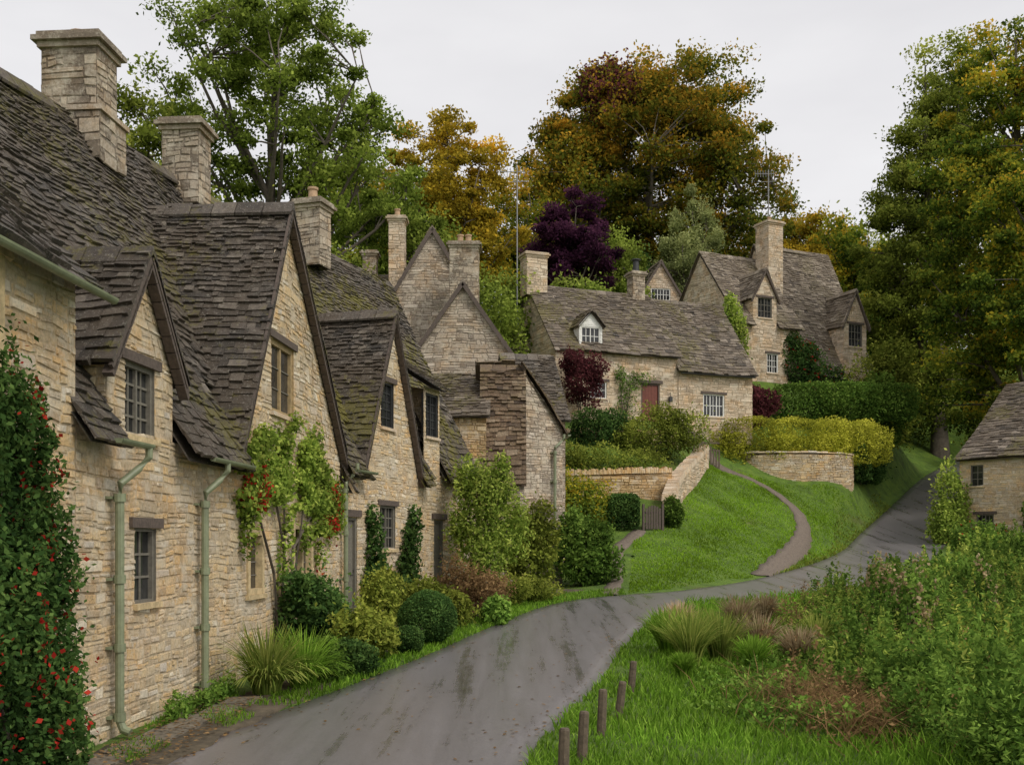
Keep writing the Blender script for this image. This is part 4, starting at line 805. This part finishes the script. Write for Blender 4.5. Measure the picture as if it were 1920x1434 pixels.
shrub('low_garden_plant','low mixed plants at the terrace foot','plant',3.6,44.2,[(0,0,.4,1.2,.7,.6),(1.8,0,.3,1,.6,.5),(-1.3,0,.5,.8,.6,.6)],8000,.05,LF_OLIVE,.45,z=5.1)
shrub('wall_climbing_rose','thin climbing rose on the pale cottage wall','climbing plant',*FG.p(3.6,0,.2)[:2],[(0,0,1.2,.45,.2,1.1),(.5,.2,2.2,.6,.2,.4),(-.3,0,2.3,.3,.2,.5)],1600,.05,LF_GREEN,.5,z=7.7)
shrub('wall_ivy','green ivy at the end of the pale cottage','climbing plant',*FH.p(-.2,0,.2)[:2],[(0,-.1,2.0,.5,.4,2.4),(-.4,.2,3.8,.35,.3,1.3)],4500,.08,LF_LIME,.4,z=11)
shrub('red_wall_creeper','dark green and crimson creeper on the upper cottage','climbing plant',*FH.p(4.2,0,.25)[:2],[(0,0,.9,1.2,.4,1.3),(-.6,0,2.3,.7,.3,.9),(1.4,.4,.2,1.5,.4,1.0),(.5,.1,1.8,.6,.3,.7)],9000,.08,LF_DARK,.35,z=11.2,accent=(LF_RED,400,.08,'red_leaves'))
shrub('dark_topiary_hedge','square clipped dark hedge beside the gate','hedge',4.0,38.4,[(0,0,.6,.58,.45,.65),(.1,.3,.75,.5,.45,.5)],7000,.045,LF_DARK,.07,box=True)
shrub('ochre_shrub','yellowing garden shrub behind the corner','bush',2.6,38.6,[(0,0,.9,.9,.7,.9),(-.9,.3,1.2,.7,.6,.9)],8000,.055,LF_TURN,.45)
shrub('gate_shrub','small green shrub beside the garden gate','bush',5.85,38.9,[(0,0,.5,.4,.4,.6)],3500,.05,LF_GREEN,.2)
shrub('lane_side_shrub','tall olive shrub beside the climbing lane','bush',20.9,61.0,[(0,0,2.4,1.8,1.4,2.6),(.8,0,4.6,1.4,1.2,2.0),(-1.2,0,1.6,1.4,1.2,1.8)],16000,.09,LF_OLIVE,.45)
shrub('dark_hollow_shrub','dark evergreen shrubs at the foot of the lane wall','bush',18.4,56.6,[(0,0,1.2,1.3,1.2,1.5),(1.0,2,1.4,1.1,1.2,1.6),(-.8,-1.6,.9,.7,.8,1.3),(-.9,-3.0,.6,.5,.7,1.1)],14000,.08,LF_DARK,.3)
shrub('hill_garden_bush','dense green bush beside the upper cottage','bush',20.6,59.6,[(0,0,3,1.4,1.2,1.8),(-1.6,.5,3.4,1.2,1,1.1)],9000,.09,LF_GREEN,.35,z=6.5)
shrub('lane_bank_bush','dense bush on the bank of the climbing lane','bush',27.8,58.3,[(0,0,2,2.0,2,2.4),(-.8,-2,1.5,1.3,1.5,1.8),(1.5,3,2.5,2.3,2,3)],15000,.09,LF_OLIVE,.4)
shrub('cottage_corner_ivy','bright green ivy on the corner cottage','climbing plant',18.7,45.4,[(0,0,1.5,.7,.5,1.7),(-.3,-.2,.6,.8,.6,1)],7000,.07,LF_LIME,.4)
shrub('cottage_front_shrub','dark bush before the corner cottage','bush',21.4,42.9,[(0,0,1.4,.8,.7,1.4),(1,-1,1.2,.9,.8,1.3)],8000,.07,LF_GREEN,.4)
shrub('cottage_flower_bush','low garden flowers before the corner cottage','bush',19,43.2,[(0,0,.5,1.2,.9,.7)],5000,.06,LF_GREEN,.4,accent=(LF_RED,60,.05,'flowers'))
# ---------------------------------------------------------------- grasses
def blades(x,y,z,h,wd,mat,name,label,lean=.35,par=None,loc=None):
    n=len(x); an=rng.uniform(0,2*math.pi,n); lx=rng.normal(size=n)*lean*h; ly=rng.normal(size=n)*lean*h
    dx=np.cos(an)*wd/2; dy=np.sin(an)*wd/2; B=np.stack([x,y,z],1); o=np.stack([dx,dy,0*dx],1)
    M=B+np.stack([lx*.35,ly*.35,h*.6],1); Tp=B+np.stack([lx,ly,h],1)
    Q1=np.stack([B-o,B+o,M+o*.8,M-o*.8],1); Q2=np.stack([M-o*.8,M+o*.8,Tp+o*.12,Tp-o*.12],1)
    t=np.clip(rng.normal(.5,.2,n),0,1); V=np.concatenate([Q1,Q2]); ob=npobj(name,V,np.concatenate([t*.85,np.clip(t*1.1,0,1)]),mat,par,loc)
    if par is None: ob['label']=label; ob['kind']='stuff'
    return ob
def scatter(n,x0,x1,y0,y1,poww=1):
    x=rng.uniform(x0,x1,n); y=y0+(y1-y0)*rng.random(n)**poww; k=~inpoly(x,y,ROADPOLY); return x[k],y[k]
rx=lambda y: np.interp(y,rr[:,1],rr[:,0])
x,y=scatter(150000,0,16,7.5,30,1.6); k=(x>rx(y)+.05*rng.random(len(x)))&(x<y*.55+1); x,y=x[k],y[k]
patch=.5+.5*np.sin(x*1.7+y*.9)*np.sin(y*1.3-x*.6)
blades(x,y,Hn(x,y)-.02,rng.uniform(.04,.16,len(x))*(.6+patch)*(1+.5*(x>4)),.012+.0006*y,BLADE,'meadow_grass','lush green meadow grass')
LAWN=np.array([(3.3,30.2),(5,31.6),(7.8,34.8),(12.8,43),(16.0,49.8),(17.2,52.6),(16.6,52.2),(16.0,51.3),(13,51),(11,51),(9.2,50.6),(8.6,48.6),(6.9,43.2),(5.8,39.2),(4.2,37)])
x=rng.uniform(3,18,125000); y=rng.uniform(30,54,125000); k=inpoly(x,y,LAWN); x,y=x[k],y[k]
pc=catmull(PATH,6)
dm=np.sqrt(((np.stack([x,y],1)[:,None]-pc[None])**2).sum(-1)).min(1); k=dm>.26+.1*rng.random(len(x)); x,y=x[k],y[k]
blades(x,y,Hn(x,y)-.02,rng.uniform(.04,.10,len(x)),.035,LAWNB,'lawn_grass','short bright green lawn grass')
x=rng.uniform(7,20,40000); y=rng.uniform(35,58,40000); lx_=np.interp(y,rl[:,1],rl[:,0]); k=(x<lx_+.04)&(x>lx_-.45-.35*(y>44)-.3*np.sin(y*.8)); x,y=x[k],y[k]
dm=np.sqrt(((np.stack([x,y],1)[:,None]-pc[None])**2).sum(-1)).min(1); k=dm>.35; x,y=x[k],y[k]
blades(x,y,Hn(x,y)-.02,rng.uniform(.04,.18,len(x)),.035,LF_OLIVE,'bank_grass','rough olive grass on the lane bank')
x=rng.uniform(-4,3.2,60000); y=rng.uniform(13.5,31,60000); lx_=np.interp(y,rl[:,1],rl[:,0]); k=(x<lx_+.03)&(x>lx_-.55-(y-13)*.05); x,y=x[k],y[k]
blades(x,y,Hn(x,y)+.0,rng.uniform(.03,.12,len(x)),.02,BLADE,'verge_grass','short green grass on the lane verge')
x=rng.uniform(-4.2,-2.8,9000); y=rng.uniform(8,14.5,9000); k=(~inpoly(x,y,ROADPOLY))&(np.sin(x*7+y*2)+np.sin(y*3.1)>.3); x,y=x[k],y[k]
blades(x,y,Hn(x,y)+.03,rng.uniform(.02,.07,len(x)),.01,BLADE,'paving_grass','tufts of grass between the flagstones')
def clump(name,label,x,y,n,L,spread,mat,wd=.02,cat='plant'):
    z=H(x,y); an=rng.uniform(0,2*math.pi,n); el=rng.uniform(.1,1.1,n)*spread; l=L*rng.uniform(.6,1.1,n); r0=rng.random(n)*.2*L
    px=x+np.cos(an)*r0; py=y+np.sin(an)*r0; prev=np.stack([px,py,np.full(n,z)],1); a2=an+rng.normal(size=n)*.7; side=np.stack([-np.sin(a2),np.cos(a2),0*an],1)*wd/2
    Vs=[];Ts=[]; t=np.clip(rng.normal(.5,.22,n),0,1); S=5
    for s in range(S):
        ang=el*(s+.6)/S*1.9; d=np.stack([np.cos(an)*np.sin(ang),np.sin(an)*np.sin(ang),np.cos(ang)],1)*(l/S)[:,None]; nx_=prev+d
        a,b_=1-s/S*.6,1-(s+1)/S*.85; Vs.append(np.stack([prev-side*a,prev+side*a,nx_+side*b_,nx_-side*b_],1)); Ts.append(np.clip(t+.08*s-.1,0,1)); prev=nx_
    ob=npobj(name,np.concatenate(Vs),np.concatenate(Ts),mat,None,(x,y,z)); ob['label']=label; ob['category']=cat; return ob
clump('ornamental_grass','arching clump of green strap leaves by the wall',-3.35,14.6,700,.95,1.2,REED,.028); clump('ornamental_grass','arching clump of green strap leaves by the wall',-2.95,15.1,600,.85,1.2,BLADE,.028)
for o in [o for o in bpy.data.objects if o.name.startswith('ornamental_grass')]: o['group']='strap leaved clumps by the cottage wall'
for i,(x,y,L,m) in enumerate([(2.9,17.4,.95,REED),(3.5,17.9,.9,REED),(2.7,18.4,.8,BLADE),(4.3,18.6,.8,STRAW),(3.9,17.2,.6,BLADE),(4.8,17.9,.7,STRAW),(3.2,20.4,.7,STRAW),(4.6,21.6,.8,STRAW),(5.6,23.6,.6,STRAW),(2.6,16.2,.4,BLADE),(5.6,19.5,.8,REED)]):
    o=clump('reed_clump','tall arching reeds fading from green to straw',x,y,560,L,.75,m,.030); o['group']='reed clumps at the lane edge'
def nettles(name,label,reg,n,hh,mat,size,seed,dens=1.0,asp=.5):
    r=np.random.default_rng(seed); P=[];T=[]
    X_,Y_=[],[]
    while len(X_)<n:
        y=r.uniform(reg[2],reg[3]); x=r.uniform(reg[0],reg[1])
        if x<np.interp(y,rr[:,1],rr[:,0])+reg[4] or x>y*.56+1: continue
        if math.sin(x*1.3+seed)+math.sin(y*1.1+x*.5+seed)<-.5: continue
        X_.append(x);Y_.append(y)
    Z_=Hn(X_,Y_)
    for x,y,z in zip(X_,Y_,Z_):
        ed=min(1,(x-np.interp(y,rr[:,1],rr[:,0])-reg[4])/1.3+.35); cl_=.75+.35*math.sin(x*2.1+y*1.3)*math.sin(y*1.7-x)
        h=hh*r.uniform(.5,1.15)*ed*cl_; k=int((26*h/.9+6)*dens); t=np.sort(r.random(k))**.7; ln=r.normal(size=2)*.16; an=r.uniform(0,6.28,k); rad=(.17*(1.15-t))*r.uniform(.4,1,k)
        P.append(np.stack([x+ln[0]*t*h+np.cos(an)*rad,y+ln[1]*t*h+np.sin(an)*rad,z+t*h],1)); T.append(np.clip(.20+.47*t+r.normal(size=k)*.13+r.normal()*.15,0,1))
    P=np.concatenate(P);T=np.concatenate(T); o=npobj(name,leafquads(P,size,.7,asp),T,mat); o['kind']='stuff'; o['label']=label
nettles('nettle_bed','tall dense green nettles in the meadow',(4.5,16,9,30,3.0),4200,1.25,LF_GREEN,.044,2)
nettles('nettle_bed','tall dense green nettles in the meadow',(4.2,9,8,14,3.3),1900,1.15,LF_GREEN,.036,7,asp=.35)
nettles('fern_bed','bright green ferns and docks in the meadow',(4.5,16,10,30,2.7),1900,.95,LF_LIME,.052,12,asp=.3)
nettles('willowherb_bed','tall thin dark stems above the nettles',(5.5,16,11,30,3.4),600,1.65,LF_OLIVE,.040,15,.7,.3)
nettles('meadow_weeds','low bright green meadow weeds',(2.2,14,12,27,1.3),2600,.38,LF_FRESH,.040,3)
nettles('far_meadow_plants','mixed green plants before the corner cottage',(9,24,26,42,1.2),2600,1.2,LF_GREEN,.065,4)
nettles('far_meadow_weeds','olive and yellow plants before the corner cottage',(9,24,26,42,1.0),1000,1.25,LF_LIME,.055,14)
nettles('brown_weeds','dead brown stalks among the meadow plants',(3.2,14,11,27,2.0),560,1.0,LF_BROWN,.03,5)
r5=np.random.default_rng(9); x=np.concatenate([r5.normal(4.7,.65,3600),r5.normal(8,1.5,1200)]); y=np.concatenate([r5.normal(13.4,1.0,3600),r5.normal(21,2,1200)])
blades(x,y,Hn(x,y)+.04,r5.uniform(.12,.45,4800),.016,LF_BROWN,'dead_grass','flattened rusty brown dead grass',1.3)
for i,(x,y) in enumerate([(7.6,20.6),(8.0,21.0),(7.4,21.4),(9.9,22.6),(6.9,18.6)]):
    o=shrub('meadowsweet_plant','tall plant with pale fluffy seed heads','plant',x,y,[(0,0,.95,.3,.3,.7)],900,.05,LF_GREEN,.3,stems=3,accent=(STRAW,320,.035,'seed_heads')); o['group']='pale seeded plants in the meadow'
x=rng.uniform(-3.6,6,9000); y=rng.uniform(8.5,32,9000); k=inpoly(x,y,ROADPOLY); x,y=x[k],y[k]
wl=np.interp(y,rl[:,1],rl[:,0]); wr=np.interp(y,rr[:,1],rr[:,0]); ed=np.minimum(x-wl,wr-x); k=rng.random(len(x))<np.exp(-ed*3.2)+.02; x,y=x[k],y[k]
x2=rng.uniform(-4.1,-3.1,900); y2=rng.uniform(9.0,14,900); x=np.concatenate([x,x2]); y=np.concatenate([y,y2])
P=np.stack([x,y,Hn(x,y)+.065*(x<-3.2)+.012],1); N=len(P); q=leafquads(P,.026,6,.7); o=npobj('fallen_leaves',q,rng.random(N),LF_BROWN); o['kind']='stuff'; o['label']='scattered brown autumn leaves on the wet lane'
# ---------------------------------------------------------------- clean helper props
for o in bpy.data.objects:
    if '_b' in o: del o['_b']
# ---------------------------------------------------------------- world, sun, camera
W=bpy.data.worlds.new('World'); sc.world=W; W.use_nodes=True; nt=W.node_tree; nt.nodes.clear()
out=nd(nt,'ShaderNodeOutputWorld'); sky=nd(nt,'ShaderNodeTexSky',sky_type='NISHITA'); sky.sun_disc=False; sky.sun_elevation=math.radians(48); sky.sun_rotation=math.radians(130); sky.air_density=1; sky.dust_density=4
hs=nd(nt,'ShaderNodeHueSaturation'); hs.inputs['Saturation'].default_value=.2; nt.links.new(sky.outputs[0],hs.inputs['Color'])
b1=nd(nt,'ShaderNodeBackground'); b1.inputs[1].default_value=.05; nt.links.new(hs.outputs[0],b1.inputs[0])
tc=nd(nt,'ShaderNodeTexCoord'); mp=nd(nt,'ShaderNodeMapping'); mp.inputs['Scale'].default_value=(1,1,3); nt.links.new(tc.outputs['Generated'],mp.inputs[0])
cl=ramp(nt,noi(nt,mp.outputs[0],2.2,5,.55),[(.3,(.53,.52,.535)),(.7,(.65,.64,.645))])
b2=nd(nt,'ShaderNodeBackground'); b2.inputs[1].default_value=1.13; nt.links.new(cl,b2.inputs[0])
ad=nd(nt,'ShaderNodeAddShader'); nt.links.new(b1.outputs[0],ad.inputs[0]); nt.links.new(b2.outputs[0],ad.inputs[1]); nt.links.new(ad.outputs[0],out.inputs[0])
s=bpy.data.lights.new('sun','SUN'); s.energy=1.5; s.angle=math.radians(14); s.color=(1,.94,.84); so=bpy.data.objects.new('sun',s); COL.objects.link(so)
el,az=math.radians(48),math.radians(130)
d=Vector((math.sin(az)*math.cos(el),math.cos(az)*math.cos(el),math.sin(el))); so.rotation_euler=d.to_track_quat('Z','Y').to_euler(); so.location=(20,-20,40)
cam=bpy.data.cameras.new('camera'); co=bpy.data.objects.new('camera',cam); COL.objects.link(co); co.location=(0,0,2.1); co.rotation_euler=(math.pi/2,0,0)
cam.lens=37.5; cam.sensor_width=36; cam.shift_y=.15625; cam.clip_end=3000; cam.clip_start=.1; sc.camera=co
sc.view_settings.view_transform='Standard'; sc.view_settings.look='None'; sc.view_settings.exposure=0
